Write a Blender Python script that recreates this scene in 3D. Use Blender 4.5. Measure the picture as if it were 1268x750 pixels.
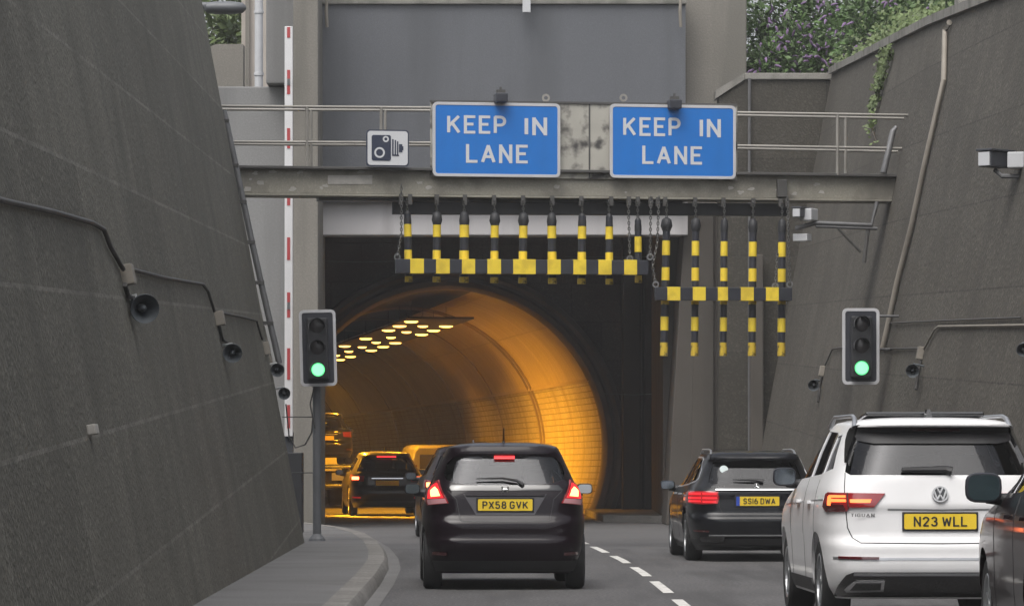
import bpy, bmesh, math, random
import numpy as np
from mathutils import Vector, Matrix
R_ = math.radians
random.seed(7)
for o in list(bpy.data.objects):
    bpy.data.objects.remove(o)
S = bpy.context.scene
COL = S.collection

# ------------------------------------------------------------------ camera, sky, sun, exposure
FP, CX, HZ, CAMH = 5000.0, 634.0, 564.0, 1.375          # focal length in photo pixels, centre, horizon row, eye height
cam = bpy.data.cameras.new("camera"); camo = bpy.data.objects.new("camera", cam); COL.objects.link(camo)
camo.location = (0, 0, CAMH); camo.rotation_euler = (R_(90), 0, 0)
cam.sensor_width = 36; cam.lens = 36 * FP / 1268; cam.shift_y = (HZ - 375) / 1268
cam.clip_start = 0.5; cam.clip_end = 3000
S.camera = camo
SUN_EL, SUN_ROT = 62, 205
w = bpy.data.worlds.new("World"); S.world = w; w.use_nodes = True
nt = w.node_tree; bg = nt.nodes["Background"]
sky = nt.nodes.new("ShaderNodeTexSky"); sky.sky_type = 'NISHITA'; sky.sun_disc = False
sky.sun_elevation = R_(SUN_EL); sky.sun_rotation = R_(SUN_ROT); sky.dust_density = 5; sky.air_density = 1.0; sky.ozone_density = 1.0
hs = nt.nodes.new("ShaderNodeHueSaturation"); hs.inputs["Saturation"].default_value = 0.28
nt.links.new(sky.outputs[0], hs.inputs["Color"]); nt.links.new(hs.outputs[0], bg.inputs[0])
bg.inputs[1].default_value = 0.14
sl = bpy.data.lights.new("sun", 'SUN'); sl.energy = 1.2; sl.angle = R_(50); sl.color = (1.0, 0.96, 0.9)
so = bpy.data.objects.new("sun", sl); COL.objects.link(so); so.location = (-10, -10, 40)
_d = Vector((math.sin(R_(SUN_ROT)) * math.cos(R_(SUN_EL)), math.cos(R_(SUN_ROT)) * math.cos(R_(SUN_EL)), math.sin(R_(SUN_EL))))
so.rotation_euler = _d.to_track_quat('Z', 'Y').to_euler()
S.view_settings.view_transform = 'Standard'; S.view_settings.look = 'None'
S.view_settings.exposure = 0.55; S.view_settings.gamma = 1.0
S.render.engine = 'CYCLES'
try:
    S.cycles.use_denoising = True
    S.cycles.max_bounces = 8; S.cycles.diffuse_bounces = 4; S.cycles.glossy_bounces = 4
    S.cycles.transparent_max_bounces = 12; S.cycles.caustics_reflective = False; S.cycles.caustics_refractive = False
    S.cycles.sample_clamp_indirect = 6
except Exception:
    pass

# ------------------------------------------------------------------ helpers
def P(px, py, Y):                                        # photo pixel + depth -> point
    return Vector(((px - CX) / FP * Y, Y, CAMH - (py - HZ) / FP * Y))
def PL(px, py, Y0, m):                                   # on the slanted plane Y = Y0 + m X
    k = (px - CX) / FP
    return P(px, py, Y0 / (1 - m * k))

class MB:
    def __init__(s): s.v = []; s.f = []; s.uv = {}
    def add(s, vs, fs):
        b = len(s.v); s.v += [Vector(v) for v in vs]; s.f += [[b + i for i in f] for f in fs]; return b
    def box(s, c, size, rot=None):
        c = Vector(c); x, y, z = [q / 2 for q in size]
        vs = [Vector((a * x, b * y, d * z)) for a in (-1, 1) for b in (-1, 1) for d in (-1, 1)]
        if rot is not None: vs = [rot @ v for v in vs]
        s.add([c + v for v in vs], [(0, 1, 3, 2), (4, 6, 7, 5), (0, 4, 5, 1), (2, 3, 7, 6), (0, 2, 6, 4), (1, 5, 7, 3)]); return s
    def bb(s, a, b):
        a = Vector(a); b = Vector(b); return s.box((a + b) / 2, b - a)
    def prism(s, poly, ext):                             # closed prism; poly a list of 3-D points
        n = len(poly); e = Vector(ext); p = [Vector(q) for q in poly]
        s.add(p + [q + e for q in p], [list(range(n))[::-1], list(range(n, 2 * n))] + [(i, (i + 1) % n, n + (i + 1) % n, n + i) for i in range(n)]); return s
    def tube(s, pts, r, n=8, cap=True):
        pts = [Vector(p) for p in pts]; rs = r if isinstance(r, (list, tuple)) else [r] * len(pts)
        rings = []; up = None
        for i, p in enumerate(pts):
            d = (pts[min(i + 1, len(pts) - 1)] - pts[max(i - 1, 0)]).normalized()
            if up is None:
                up = Vector((0, 0, 1)) if abs(d.z) < .9 else Vector((1, 0, 0))
            a = d.cross(up).normalized(); up = a.cross(d).normalized()
            rings.append([p + (a * math.cos(2 * math.pi * k / n) + up * math.sin(2 * math.pi * k / n)) * rs[i] for k in range(n)])
        vs = [v for q in rings for v in q]; fs = []
        for i in range(len(pts) - 1):
            for k in range(n):
                fs.append((i * n + k, i * n + (k + 1) % n, (i + 1) * n + (k + 1) % n, (i + 1) * n + k))
        if cap: fs += [list(range(n))[::-1], [(len(pts) - 1) * n + k for k in range(n)]]
        s.add(vs, fs); return s
    def lathe(s, prof, M=None, n=32, close=False):       # prof: (r, h) about local z
        vs = []; fs = []; m = len(prof)
        for k in range(n):
            a = 2 * math.pi * k / n
            for r, h in prof: vs.append(Vector((r * math.cos(a), r * math.sin(a), h)))
        for k in range(n):
            k2 = (k + 1) % n
            for j in range(m - (0 if close else 1)):
                j2 = (j + 1) % m
                fs.append((k * m + j, k2 * m + j, k2 * m + j2, k * m + j2))
        if not close:
            fs.append([k * m for k in range(n)][::-1]); fs.append([k * m + m - 1 for k in range(n)])
        if M is not None: vs = [M @ v for v in vs]
        s.add(vs, fs); return s

def wloc(p):
    v = Vector((0, 0, 0))
    while p is not None:
        v = v + p.location; p = p.parent
    return v
def obj(name, mb, m, parent=None, local=False, smooth=None, bevel=0, clean=True):
    """one mesh object; world coordinates unless local"""
    off = Vector((0, 0, 0)) if local else wloc(parent)
    me = bpy.data.meshes.new(name)
    me.from_pydata([v - off for v in mb.v], [], mb.f)
    bm = bmesh.new(); bm.from_mesh(me)
    if clean: bmesh.ops.recalc_face_normals(bm, faces=bm.faces)
    if bevel:
        es = [e for e in bm.edges if len(e.link_faces) == 2 and e.calc_face_angle(0) > .6]
        bmesh.ops.bevel(bm, geom=es, offset=bevel, segments=2, affect='EDGES', profile=.6, clamp_overlap=True)
    if smooth is not None:
        for f in bm.faces: f.smooth = True
        for e in bm.edges:
            if len(e.link_faces) == 2 and e.calc_face_angle(0) > smooth: e.smooth = False
    bm.to_mesh(me); bm.free()
    me.materials.append(m)
    o = bpy.data.objects.new(name, me); COL.objects.link(o)
    if parent is not None: o.parent = parent
    return o
def tag(o, label=None, cat=None, group=None, kind=None):
    if label: o["label"] = label
    if cat: o["category"] = cat
    if group: o["group"] = group
    if kind: o["kind"] = kind
    return o
def thing(name, label, cat, loc=(0, 0, 0), rz=0, group=None):
    o = bpy.data.objects.new(name, None); COL.objects.link(o); o.empty_display_size = .2
    o.location = loc; o.rotation_euler = (0, 0, rz)
    return tag(o, label, cat, group)
def struct(name, mb, m, smooth=None): return tag(obj(name, mb, m, smooth=smooth), kind='structure')

def mat(name, col, rough=.6, metal=0, var=.0, scale=2., fine=.0, fscale=60., bump=0., bscale=None, coat=0, spec=.5, stain=None, st_scale=1.5, st_amt=.5, streak=False, detail=6, st_lo=.48, stretch=None):
    m = bpy.data.materials.new(name); m.use_nodes = True; t = m.node_tree; b = t.nodes["Principled BSDF"]; L = t.links.new
    b.inputs["Base Color"].default_value = (*col, 1); b.inputs["Roughness"].default_value = rough; b.inputs["Metallic"].default_value = metal
    b.inputs["Coat Weight"].default_value = coat; b.inputs["Coat Roughness"].default_value = .04; b.inputs["Specular IOR Level"].default_value = spec
    tc = t.nodes.new("ShaderNodeTexCoord"); cur = None
    def noise(sc, det, vec=None):
        n = t.nodes.new("ShaderNodeTexNoise"); n.inputs["Scale"].default_value = sc; n.inputs["Detail"].default_value = det
        L(vec or tc.outputs["Object"], n.inputs["Vector"]); return n.outputs["Fac"]
    def mixc(fac, a, bcol, lo=None):
        r = t.nodes.new("ShaderNodeMix"); r.data_type = 'RGBA'
        L(fac, r.inputs[0])
        if a is None: r.inputs[6].default_value = (*col, 1)
        else: L(a, r.inputs[6])
        r.inputs[7].default_value = (*bcol, 1); return r.outputs[2]
    def ramp(fac, lo, hi, amt=1.):
        r = t.nodes.new("ShaderNodeMapRange"); r.inputs[1].default_value = lo; r.inputs[2].default_value = hi; r.inputs[3].default_value = 0; r.inputs[4].default_value = amt
        L(fac, r.inputs[0]); return r.outputs[0]
    if var:
        cur = mixc(ramp(noise(scale, detail), .35, .65), cur, tuple(c * (1 - var) for c in col))
        cur = mixc(ramp(noise(scale * .31, 3), .45, .75, .7), cur, tuple(min(1, c * (1 + var)) for c in col))
    if fine:
        f = noise(fscale, 3)
        cur = mixc(ramp(f, .52, .72, fine), cur, tuple(min(1, c * 2.2) for c in col))
        cur = mixc(ramp(f, .48, .3, fine), cur, tuple(c * .35 for c in col))
    if stain:
        mp = t.nodes.new("ShaderNodeMapping"); L(tc.outputs["Object"], mp.inputs[0]); mp.inputs["Scale"].default_value = stretch or (1, 1, .12 if streak else 1)
        cur = mixc(ramp(noise(st_scale, 8, mp.outputs[0]), st_lo, .66, st_amt), cur, stain)
    if cur is not None: L(cur, b.inputs["Base Color"])
    if bump:
        bn = t.nodes.new("ShaderNodeBump"); bn.inputs["Strength"].default_value = 1; bn.inputs["Distance"].default_value = bump
        L(noise(bscale or fscale, 4), bn.inputs["Height"]); L(bn.outputs[0], b.inputs["Normal"])
    return m
def emis(name, col, strength, base=(.05, .05, .05), rough=.3):
    m = mat(name, base, rough); b = m.node_tree.nodes["Principled BSDF"]
    b.inputs["Emission Color"].default_value = (*col, 1); b.inputs["Emission Strength"].default_value = strength; return m
def glass(name, tint, refl=1.5, rough=.02):
    m = bpy.data.materials.new(name); m.use_nodes = True; t = m.node_tree; t.nodes.remove(t.nodes["Principled BSDF"]); out = t.nodes["Material Output"]
    tr = t.nodes.new("ShaderNodeBsdfTransparent"); tr.inputs[0].default_value = (*tint, 1)
    gl = t.nodes.new("ShaderNodeBsdfGlossy"); gl.inputs["Roughness"].default_value = rough; gl.inputs[0].default_value = (.95, .96, 1, 1)
    fr = t.nodes.new("ShaderNodeFresnel"); fr.inputs[0].default_value = refl
    mx = t.nodes.new("ShaderNodeMixShader"); t.links.new(fr.outputs[0], mx.inputs[0]); t.links.new(tr.outputs[0], mx.inputs[1]); t.links.new(gl.outputs[0], mx.inputs[2])
    t.links.new(mx.outputs[0], out.inputs[0]); return m

def panel_mat(name, col, pw, ph, mortar, msize, vary, rough=.85, fine=.5, fscale=40., bump=.006, offset=.5, streak=None, bumpm=0., edge=None):
    """aggregate panels / tiles laid by a UV map in metres"""
    m = mat(name, col, rough, fine=0, spec=.3); t = m.node_tree; b = t.nodes["Principled BSDF"]; L = t.links.new
    tc = t.nodes.new("ShaderNodeTexCoord"); br = t.nodes.new("ShaderNodeTexBrick"); L(tc.outputs["UV"], br.inputs["Vector"])
    br.offset = offset; br.inputs["Scale"].default_value = 1; br.inputs["Brick Width"].default_value = pw; br.inputs["Row Height"].default_value = ph
    br.inputs["Mortar Size"].default_value = msize; br.inputs["Mortar Smooth"].default_value = .3; br.inputs["Bias"].default_value = 0
    br.inputs["Color1"].default_value = (*[c * (1 - vary) for c in col], 1); br.inputs["Color2"].default_value = (*[c * (1 + vary) for c in col], 1)
    br.inputs["Mortar"].default_value = (*mortar, 1)
    cur = br.outputs["Color"]
    def layer(sc, det, lo, hi, c2, amt, stretch=None):
        nonlocal cur
        n = t.nodes.new("ShaderNodeTexNoise"); n.inputs["Scale"].default_value = sc; n.inputs["Detail"].default_value = det
        if stretch:
            mp = t.nodes.new("ShaderNodeMapping"); mp.inputs["Scale"].default_value = stretch; L(tc.outputs["UV"], mp.inputs[0]); L(mp.outputs[0], n.inputs["Vector"])
        else: L(tc.outputs["Object"], n.inputs["Vector"])
        r = t.nodes.new("ShaderNodeMapRange"); r.inputs[1].default_value = lo; r.inputs[2].default_value = hi; r.inputs[4].default_value = amt; L(n.outputs["Fac"], r.inputs[0])
        x = t.nodes.new("ShaderNodeMix"); x.data_type = 'RGBA'; L(r.outputs[0], x.inputs[0]); L(cur, x.inputs[6]); x.inputs[7].default_value = (*c2, 1); cur = x.outputs[2]
        return n.outputs["Fac"]
    f = layer(fscale, 3, .5, .7, tuple(min(1, c * 2.0) for c in col), fine)
    layer(fscale * 1.7, 2, .48, .3, tuple(c * .3 for c in col), fine)
    layer(.7, 5, .45, .7, tuple(c * .72 for c in col), .7)
    if streak: layer(1.6, 6, .5, .72, streak, .6, (1, .1, 1))
    L(cur, b.inputs["Base Color"])
    bn = t.nodes.new("ShaderNodeBump"); bn.inputs["Distance"].default_value = bump; L(f, bn.inputs["Height"])
    if bumpm:
        b2 = t.nodes.new("ShaderNodeBump"); b2.invert = True; b2.inputs["Distance"].default_value = bumpm; L(br.outputs["Fac"], b2.inputs["Height"]); L(bn.outputs[0], b2.inputs["Normal"]); bn = b2
    L(bn.outputs[0], b.inputs["Normal"]); return m
def set_uv(o, fn):
    me = o.data; uv = me.uv_layers.new(name="UVMap")
    for lp in me.loops:
        uv.data[lp.index].uv = fn(me.vertices[lp.vertex_index].co)

M = {}
M['road'] = mat('asphalt', (.086, .084, .085), .8, var=.2, scale=.7, fine=.8, fscale=30, bump=.01, spec=.4, stain=(.048, .047, .048), st_scale=1.7, st_amt=.8, stretch=(1, .07, 1))
M['road_far'] = mat('worn_asphalt', (.088, .086, .087), .8, var=.14, scale=.6, fine=.45, fscale=55, bump=.005)
M['channel'] = mat('channel_concrete', (.135, .132, .13), .8, var=.15, scale=3, fine=.3)
M['pavement'] = mat('pavement_asphalt', (.13, .128, .128), .85, var=.14, scale=.9, fine=.4, fscale=60, bump=.004, stain=(.08, .078, .075), st_scale=.8, st_amt=.5)
M['kerb'] = mat('kerb_stone', (.19, .182, .172), .8, var=.2, scale=2.5, fine=.3, stain=(.10, .095, .09), st_scale=3)
M['paint'] = mat('road_paint', (.62, .61, .58), .7, var=.12, scale=9, stain=(.3, .29, .28), st_scale=9, st_amt=.7)
M['wall'] = panel_mat('aggregate_panels', (.128, .122, .102), 4.6, .99, (.20, .192, .168), .017, .16, fine=.75, fscale=22, bump=.016, offset=.37, streak=(.088, .086, .074))  # pale joint colour stands in for sky light caught on the panel ledges
M['wall_r'] = panel_mat('aggregate_panels_right', (.088, .081, .069), 5.2, 1.12, (.05, .046, .04), .013, .13, fine=.75, fscale=18, bump=.014, offset=.41, streak=(.062, .058, .05))
M['wall_ret'] = panel_mat('aggregate_panels_return', (.060, .055, .046), 5.2, 1.9, (.035, .032, .028), .013, .11, fine=.6, fscale=24, bump=.01, offset=.41)
M['coping'] = mat('coping_concrete', (.24, .23, .21), .85, var=.2, scale=3, stain=(.10, .10, .085), st_scale=3, fine=.2)
M['conc'] = mat('weathered_concrete', (.205, .192, .17), .85, var=.12, scale=.8, fine=.15, fscale=30, bump=.004, stain=(.12, .115, .10), st_scale=1.6, streak=True, st_amt=.6)
M['conc_cool'] = mat('grey_concrete', (.235, .235, .235), .85, var=.10, scale=.7, fine=.12, fscale=30, stain=(.14, .14, .14), st_scale=1.3, streak=True, st_amt=.6)
M['conc_pale'] = mat('pale_concrete', (.60, .58, .58), .8, var=.1, scale=.8, stain=(.34, .32, .32), st_scale=2, streak=True)
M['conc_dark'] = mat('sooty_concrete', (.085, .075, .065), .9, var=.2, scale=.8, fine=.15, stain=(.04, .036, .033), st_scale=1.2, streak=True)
M['sooty'] = panel_mat('sooty_brick', (.125, .10, .098), 1.4, .9, (.105, .085, .083), .012, .12, fine=.3, fscale=25, bump=.004, bumpm=.006)
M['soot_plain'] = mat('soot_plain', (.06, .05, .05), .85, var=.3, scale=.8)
M['ring'] = mat('portal_ring', (.15, .125, .125), .6, var=.25, scale=1.2, fine=.1)
M['greypanel'] = mat('grey_cladding', (.122, .128, .142), .6, var=.05, scale=.5, fine=.12, fscale=45, bump=.002, stain=(.088, .093, .102), st_scale=1.1, streak=True, st_amt=.7)
M['beam'] = mat('weathered_beam_paint', (.29, .275, .23), .7, var=.16, scale=1.4, fine=.15, fscale=40, stain=(.12, .11, .095), st_scale=1.8, st_amt=.7)
M['flake'] = mat('flaking_paint', (.42, .40, .37), .7, var=.2, scale=12)
M['flange'] = mat('dark_flange', (.075, .073, .07), .6, var=.25, scale=3)
M['cream'] = mat('peeling_cream_paint', (.41, .395, .35), .75, var=.12, scale=3, stain=(.055, .052, .05), st_scale=4.2, st_amt=1., st_lo=.49)
M['rail'] = mat('galvanised_rail', (.29, .275, .25), .5, metal=.2, var=.2, scale=4)
M['dark'] = mat('black_rubber', (.022, .023, .027), .6, var=.2, scale=6)
M['navy'] = mat('black_paint', (.026, .028, .038), .5, var=.2, scale=8)
M['yellow'] = mat('hazard_yellow', (.86, .64, .045), .55, var=.08, scale=6, stain=(.55, .38, .03), st_scale=4, st_amt=.6)
M['yellow_worn'] = mat('hazard_yellow_worn', (.6, .42, .035), .6, var=.15, scale=8, stain=(.06, .05, .03), st_scale=14, st_amt=1., st_lo=.5)
M['chain'] = mat('chain_steel', (.22, .22, .22), .4, metal=.7, var=.3, scale=20)
M['blue'] = mat('sign_blue', (.008, .165, .56), .45, var=.05, scale=3, stain=(.012, .14, .45), st_scale=2, st_amt=.4, streak=True)
M['white'] = mat('sign_white', (.60, .61, .63), .5, var=.04, scale=3)
M['wtrim'] = mat('white_border', (.52, .52, .54), .5, var=.1, scale=4)
M['signnavy'] = mat('sign_navy', (.022, .03, .06), .5)
M['steel'] = mat('steel_grey', (.16, .16, .165), .5, metal=.3, var=.2, scale=5)
M['post'] = mat('post_grey', (.12, .125, .135), .5, var=.15, scale=4)
M['barrier_w'] = mat('boom_white', (.68, .68, .69), .5, var=.06, scale=2)
M['barrier_r'] = mat('boom_red', (.42, .055, .06), .5)
M['plastic_w'] = mat('housing_white', (.52, .53, .55), .5, var=.06, scale=6)
M['plastic_d'] = mat('housing_dark', (.06, .064, .075), .5)
M['horn'] = mat('horn_grey', (.085, .095, .105), .45, var=.15, scale=9)
M['hornpale'] = mat('horn_pale', (.36, .37, .37), .5, var=.2, scale=9)
M['cable'] = mat('cable_sheath', (.06, .057, .055), .6, var=.3, scale=8)
M['conduit'] = mat('conduit_beige', (.26, .235, .2), .6, var=.2, scale=3)
M['tile'] = panel_mat('tunnel_tiles', (.60, .55, .44), .30, .15, (.30, .26, .21), .012, .07, rough=.22, fine=.0, fscale=3, bump=.006, bumpm=.012, streak=(.30, .25, .18))
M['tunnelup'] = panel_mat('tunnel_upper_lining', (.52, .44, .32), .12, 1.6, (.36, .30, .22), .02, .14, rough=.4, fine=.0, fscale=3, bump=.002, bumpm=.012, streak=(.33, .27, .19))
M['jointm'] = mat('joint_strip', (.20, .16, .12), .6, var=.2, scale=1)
M['tunneltop'] = mat('tunnel_crown_shade', (.024, .020, .019), .8, var=.3, scale=1)  # near-black colour paints the unlit shade of crown and left lining
M['lamp'] = emis('sodium_lens', (1, .50, .09), 4.5)
M['boost'] = emis('sodium_boost_lens', (1, .40, .03), 10)
M['green'] = emis('green_signal', (.11, 1.0, .30), .85)
M['green_core'] = emis('green_signal_core', (.30, 1.0, .50), 1.0)
M['earth'] = mat('grass_earth', (.05, .065, .03), .95, var=.3, scale=.6, fine=.3, fscale=20)
M['leaf'] = mat('leaf_green', (.095, .17, .05), .6, var=.4, scale=2.5)
M['leaf3'] = mat('leaf_silver', (.12, .165, .085), .6, var=.3, scale=3)
M['leaf2'] = mat('leaf_pale', (.10, .14, .045), .6, var=.35, scale=3)
M['flower'] = mat('buddleia_flower', (.22, .14, .27), .7, var=.3, scale=5)
M['bark'] = mat('bark', (.08, .065, .05), .9, var=.3, scale=8)
M['brick'] = mat('pale_render', (.42, .38, .34), .8, var=.1, scale=2)

# ------------------------------------------------------------------ the cutting: road, pavements, terrain
def kerbx(Y):                                            # left kerb line
    return float(np.interp(Y, [-60, 0, 33.8, 43, 49, 54, 60.3, 66, 70.5, 72.5, 75.5, 79], [-1.3, -1.3, -1.34, -1.41, -1.5, -1.67, -1.98, -2.37, -2.85, -3.15, -3.72, -4.3]))
def lanex(Y):
    return float(np.interp(Y, [-60, 30, 42, 47.7, 53.2, 59.5, 66, 80, 94], [1.6, 1.6, 1.565, 1.533, 1.447, 1.27, 1.05, .3, -.9]))
xbL = lambda Y: -2.66 - .0131 * (Y - 33.8)
xbR = lambda Y: 4.75 + .036 * (60 - Y) if Y < 60 else 4.75 - .009 * (Y - 60)
TLt = lambda Y: max(4.2, 8.9 - .06 * (58.5 - Y))
TRt = lambda Y: max(3.6, 8.83 - .056 * (79 - Y))
T0, TA, TR, TZ = 94.0, -1.5, 3.7, 1.58                   # portal depth, axis x there, bore radius, axis height
def axis(t): return Vector((TA - .118 * t - .0003 * t * t, T0 + t, TZ - (.004 * t if t > 0 else 0)))

mb = MB()                                                # base ground sheet to the horizon, below everything
mb.add([(-600, -600, -6), (600, -600, -6), (600, 600, -6), (-600, 600, -6)], [(0, 1, 2, 3)]); struct('ground', mb, M['earth'])
def strip(ys, left, right, z):
    m_ = MB(); vs = []
    for Y in ys: vs += [(left(Y), Y, z), (right(Y), Y, z)]
    m_.add(vs, [(2 * i, 2 * i + 1, 2 * i + 3, 2 * i + 2) for i in range(len(ys) - 1)]); return m_
ys = list(np.arange(-60, 61, 1.5))
struct('road', strip(ys, lambda Y: -4.5, lambda Y: 9.5, 0), M['road'])
struct('road_far_section', strip([60] + list(np.arange(61, 95.6, 1.0)), lambda Y: -7.5, lambda Y: 6.5, 0), M['road_far'])
ys = list(np.arange(-60, 78.6, .75))
struct('drainage_channel', strip(ys, lambda Y: kerbx(Y) - .02, lambda Y: kerbx(Y) + .15, .004), M['channel'])
mb = MB(); vs = []; fs = []
sec = lambda Y: [(kerbx(Y) - .02, 0.0), (kerbx(Y) - .02, .09), (kerbx(Y) - .05, .12), (kerbx(Y) - .25, .122)]
for Y in ys: vs += [(x + (.03 if i == 0 else 0), Y, z) for i, (x, z) in enumerate(sec(Y))]
for i in range(len(ys) - 1):
    for j in range(3): fs.append((i * 4 + j, i * 4 + j + 1, i * 4 + 5 + j, i * 4 + 4 + j))
mb.add(vs, fs); M['kerb_row'] = panel_mat('kerb_stones', (.185, .177, .166), .915, 40., (.075, .072, .068), .022, .12, fine=.5, fscale=20, bump=.006, offset=0)
set_uv(struct('kerb', mb, M['kerb_row'], smooth=.6), lambda c: (c.y, 3 + c.x + c.z))
struct('pavement', strip(ys, lambda Y: (xbL(Y) - .4) if Y < 58.6 else -8, lambda Y: kerbx(Y) - .245, .118), M['pavement'])
mb = MB()                                                # low footway right of the bore
mb.prism([(1.9, 84, 0), (3.5, 82.5, 0), (3.5, 95.4, 0), (1.7, 93.8, 0)], (0, 0, .14)); struct('footway', mb, M['kerb'])
mb = MB()
d0 = 40.4 - 5.6 * 18
for k in range(28):                                      # 4 m marks, 2 m gaps
    a = d0 + 5.6 * k; b = a + 3.75
    if b > 92: break
    q = np.linspace(a, b, 6); vs = []
    for Y in q: vs += [(lanex(Y) - .055, Y, .006), (lanex(Y) + .055, Y, .006)]
    mb.add(vs, [(2 * i, 2 * i + 1, 2 * i + 3, 2 * i + 2) for i in range(5)])
struct('lane_marking', mb, M['paint'])

# retaining walls (battered)
def wall(name, label, xb, sgn, top, y0, y1, m, thick=.7, step=2.0):
    ys_ = list(np.arange(y0, y1, step)) + [y1]; mb_ = MB(); n = 10; vs = []; fs = []
    for Y in ys_:
        t_ = top(Y)
        for j in range(n + 1):
            h = -.3 + (t_ + .3) * j / n; vs.append((xb(Y) + sgn * .19 * h, Y, h))
        vs.append((xb(Y) + sgn * (.19 * t_ + thick), Y, t_)); vs.append((xb(Y) + sgn * (.19 * t_ + thick), Y, -.3))
    k = n + 3
    for i in range(len(ys_) - 1):
        for j in range(k): fs.append((i * k + j, i * k + (j + 1) % k, (i + 1) * k + (j + 1) % k, (i + 1) * k + j))
    fs.append(list(range(k))); fs.append([(len(ys_) - 1) * k + j for j in range(k)][::-1]); mb_.add(vs, fs)
    root = thing(name, label, 'wall', (xb(y0), y0, 0))
    o = obj('wall_face', mb_, m, root); L0 = root.location
    set_uv(o, lambda c: (c.y + L0.y, c.z - .03 * (c.y + L0.y) + .31))
    cp = MB(); vs = []; fs = []
    for Y in ys_:
        t_ = top(Y); x = xb(Y) + sgn * .19 * t_
        for dx, dz in ((-.07, .003), (-.07, .13), (thick + .05, .13), (thick + .05, .003)): vs.append((x + sgn * dx, Y, t_ + dz))
    for i in range(len(ys_) - 1):
        for j in range(4): fs.append((i * 4 + j, i * 4 + (j + 1) % 4, i * 4 + 4 + (j + 1) % 4, i * 4 + 4 + j))
    fs.append((0, 1, 2, 3)); e = (len(ys_) - 1) * 4; fs.append((e + 3, e + 2, e + 1, e)); cp.add(vs, fs)
    obj('coping', cp, M['coping'], root)
    return root
wall('retaining_wall', 'dark leaning retaining wall of rough panels along the left pavement', xbL, -1, TLt, -60, 58.5, M['wall'])
wall('retaining_wall', 'dark leaning retaining wall with pale sloping coping on the right', xbR, 1, TRt, -60, 79.0, M['wall_r'])
def onL(px, py):
    a, b = 2., 400.
    k = (px - CX) / FP; q = (HZ - py) / FP
    fn = lambda Y: k * Y - (xbL(Y) - .19 * (CAMH + q * Y))
    for _ in range(60):
        c = (a + b) / 2
        if fn(c) < 0: b = c
        else: a = c
    return P(px, py, a)
def onR(px, py):
    a, b = 2., 400.
    k = (px - CX) / FP; q = (HZ - py) / FP
    fn = lambda Y: (xbR(Y) + .19 * (CAMH + q * Y)) - k * Y
    for _ in range(60):
        c = (a + b) / 2
        if fn(c) < 0: b = c
        else: a = c
    return P(px, py, a)
# upper ground each side and over the bore
mb = MB(); vs = []
yy = [-60, 0, 20, 40, 58.5, 79, 95]
for Y in yy: vs += [(xbR(Y) + .19 * TRt(Y) + .4, Y, TRt(Y) - .15), (120, Y, TRt(Y) + 4)]
mb.add(vs, [(2 * i, 2 * i + 1, 2 * i + 3, 2 * i + 2) for i in range(len(yy) - 1)]); struct('embankment', mb, M['earth'])
mb = MB(); vs = []
for Y in [-60, 0, 20, 40, 58.5]: vs += [(xbL(Y) - .19 * TLt(Y) - .4, Y, TLt(Y) - .15), (-120, Y, TLt(Y) + 3)]
mb.add(vs, [(2 * i, 2 * i + 1, 2 * i + 3, 2 * i + 2) for i in range(4)]); struct('embankment', mb, M['earth'])
mb = MB(); mb.add([(-120, 96.5, 8), (120, 96.5, 8.5), (120, 590, 9), (-120, 590, 9)], [(0, 1, 2, 3)]); struct('hilltop', mb, M['earth'])
mb = MB(); vs = []; random.seed(2)
for i in range(25):
    x = -240 + 20 * i; h = random.uniform(16, 24); vs += [(x, -61, -.5 if -20 < x < 20 else 3), (x, -95, h * .6), (x, -140, h), (x, -220, h * .9)]
mb.add(vs, [(i * 4 + j, i * 4 + j + 1, i * 4 + 5 + j, i * 4 + 4 + j) for i in range(24) for j in range(3)]); struct('sky_blocker_hills', mb, M['earth'], smooth=1.2)  # unseen hills added behind the camera to block low-sky reflections

# ------------------------------------------------------------------ tunnel portal complex (yawed about 10 degrees: far side right)
MS = .175
def FQ(px, py, Y0=79.): return PL(px, py, Y0, MS)
root = thing('portal_building', 'concrete portal frame with piers, lintel and big grey cladding panel over the tunnel', 'building', (0, 78, 0))
def fslab(px0, px1, pyt, pyb, Y0, depth, z0=None):       # slab standing on the slanted front plane
    a = FQ(px0, pyt, Y0); b = FQ(px1, pyt, Y0); c = FQ(px1, pyb, Y0); d = FQ(px0, pyb, Y0)
    if z0 is not None: c.z = z0; d.z = z0
    m_ = MB(); m_.prism([a, b, c, d], Vector((-.172, .985, 0)) * depth); return m_
obj('cladding_panel', fslab(396, 849, 6, 250, 79.0, .25), M['greypanel'], root, bevel=.01)
m_ = fslab(394, 851, -14, 5.3, 78.93, .5); obj('panel_coping', m_, M['coping'], root, bevel=.02)
m_ = fslab(386, 852, 250.3, 291, 79.25, .8); obj('lintel', m_, M['conc_pale'], root, bevel=.02)
# left pier and side wall
m_ = MB(); a = P(363, 0, 76.6); b = P(394, 0, 76.6)
m_.bb((a.x, 76.6, 0), (b.x, 79.5, 11.5)); obj('pier', m_, M['conc'], root, bevel=.03)
m_ = MB(); m_.bb((P(331, 0, 78).x, 77.6, 8.52), (a.x - .004, 79.6, 11.5)); obj('pier', m_, M['conc_cool'], root, bevel=.03)
m_ = MB(); m_.bb((-9.5, 78.0, 0), (a.x - .003, 78.8, 8.5)); obj('side_wall', m_, M['conc_cool'], root, bevel=.03)
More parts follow.
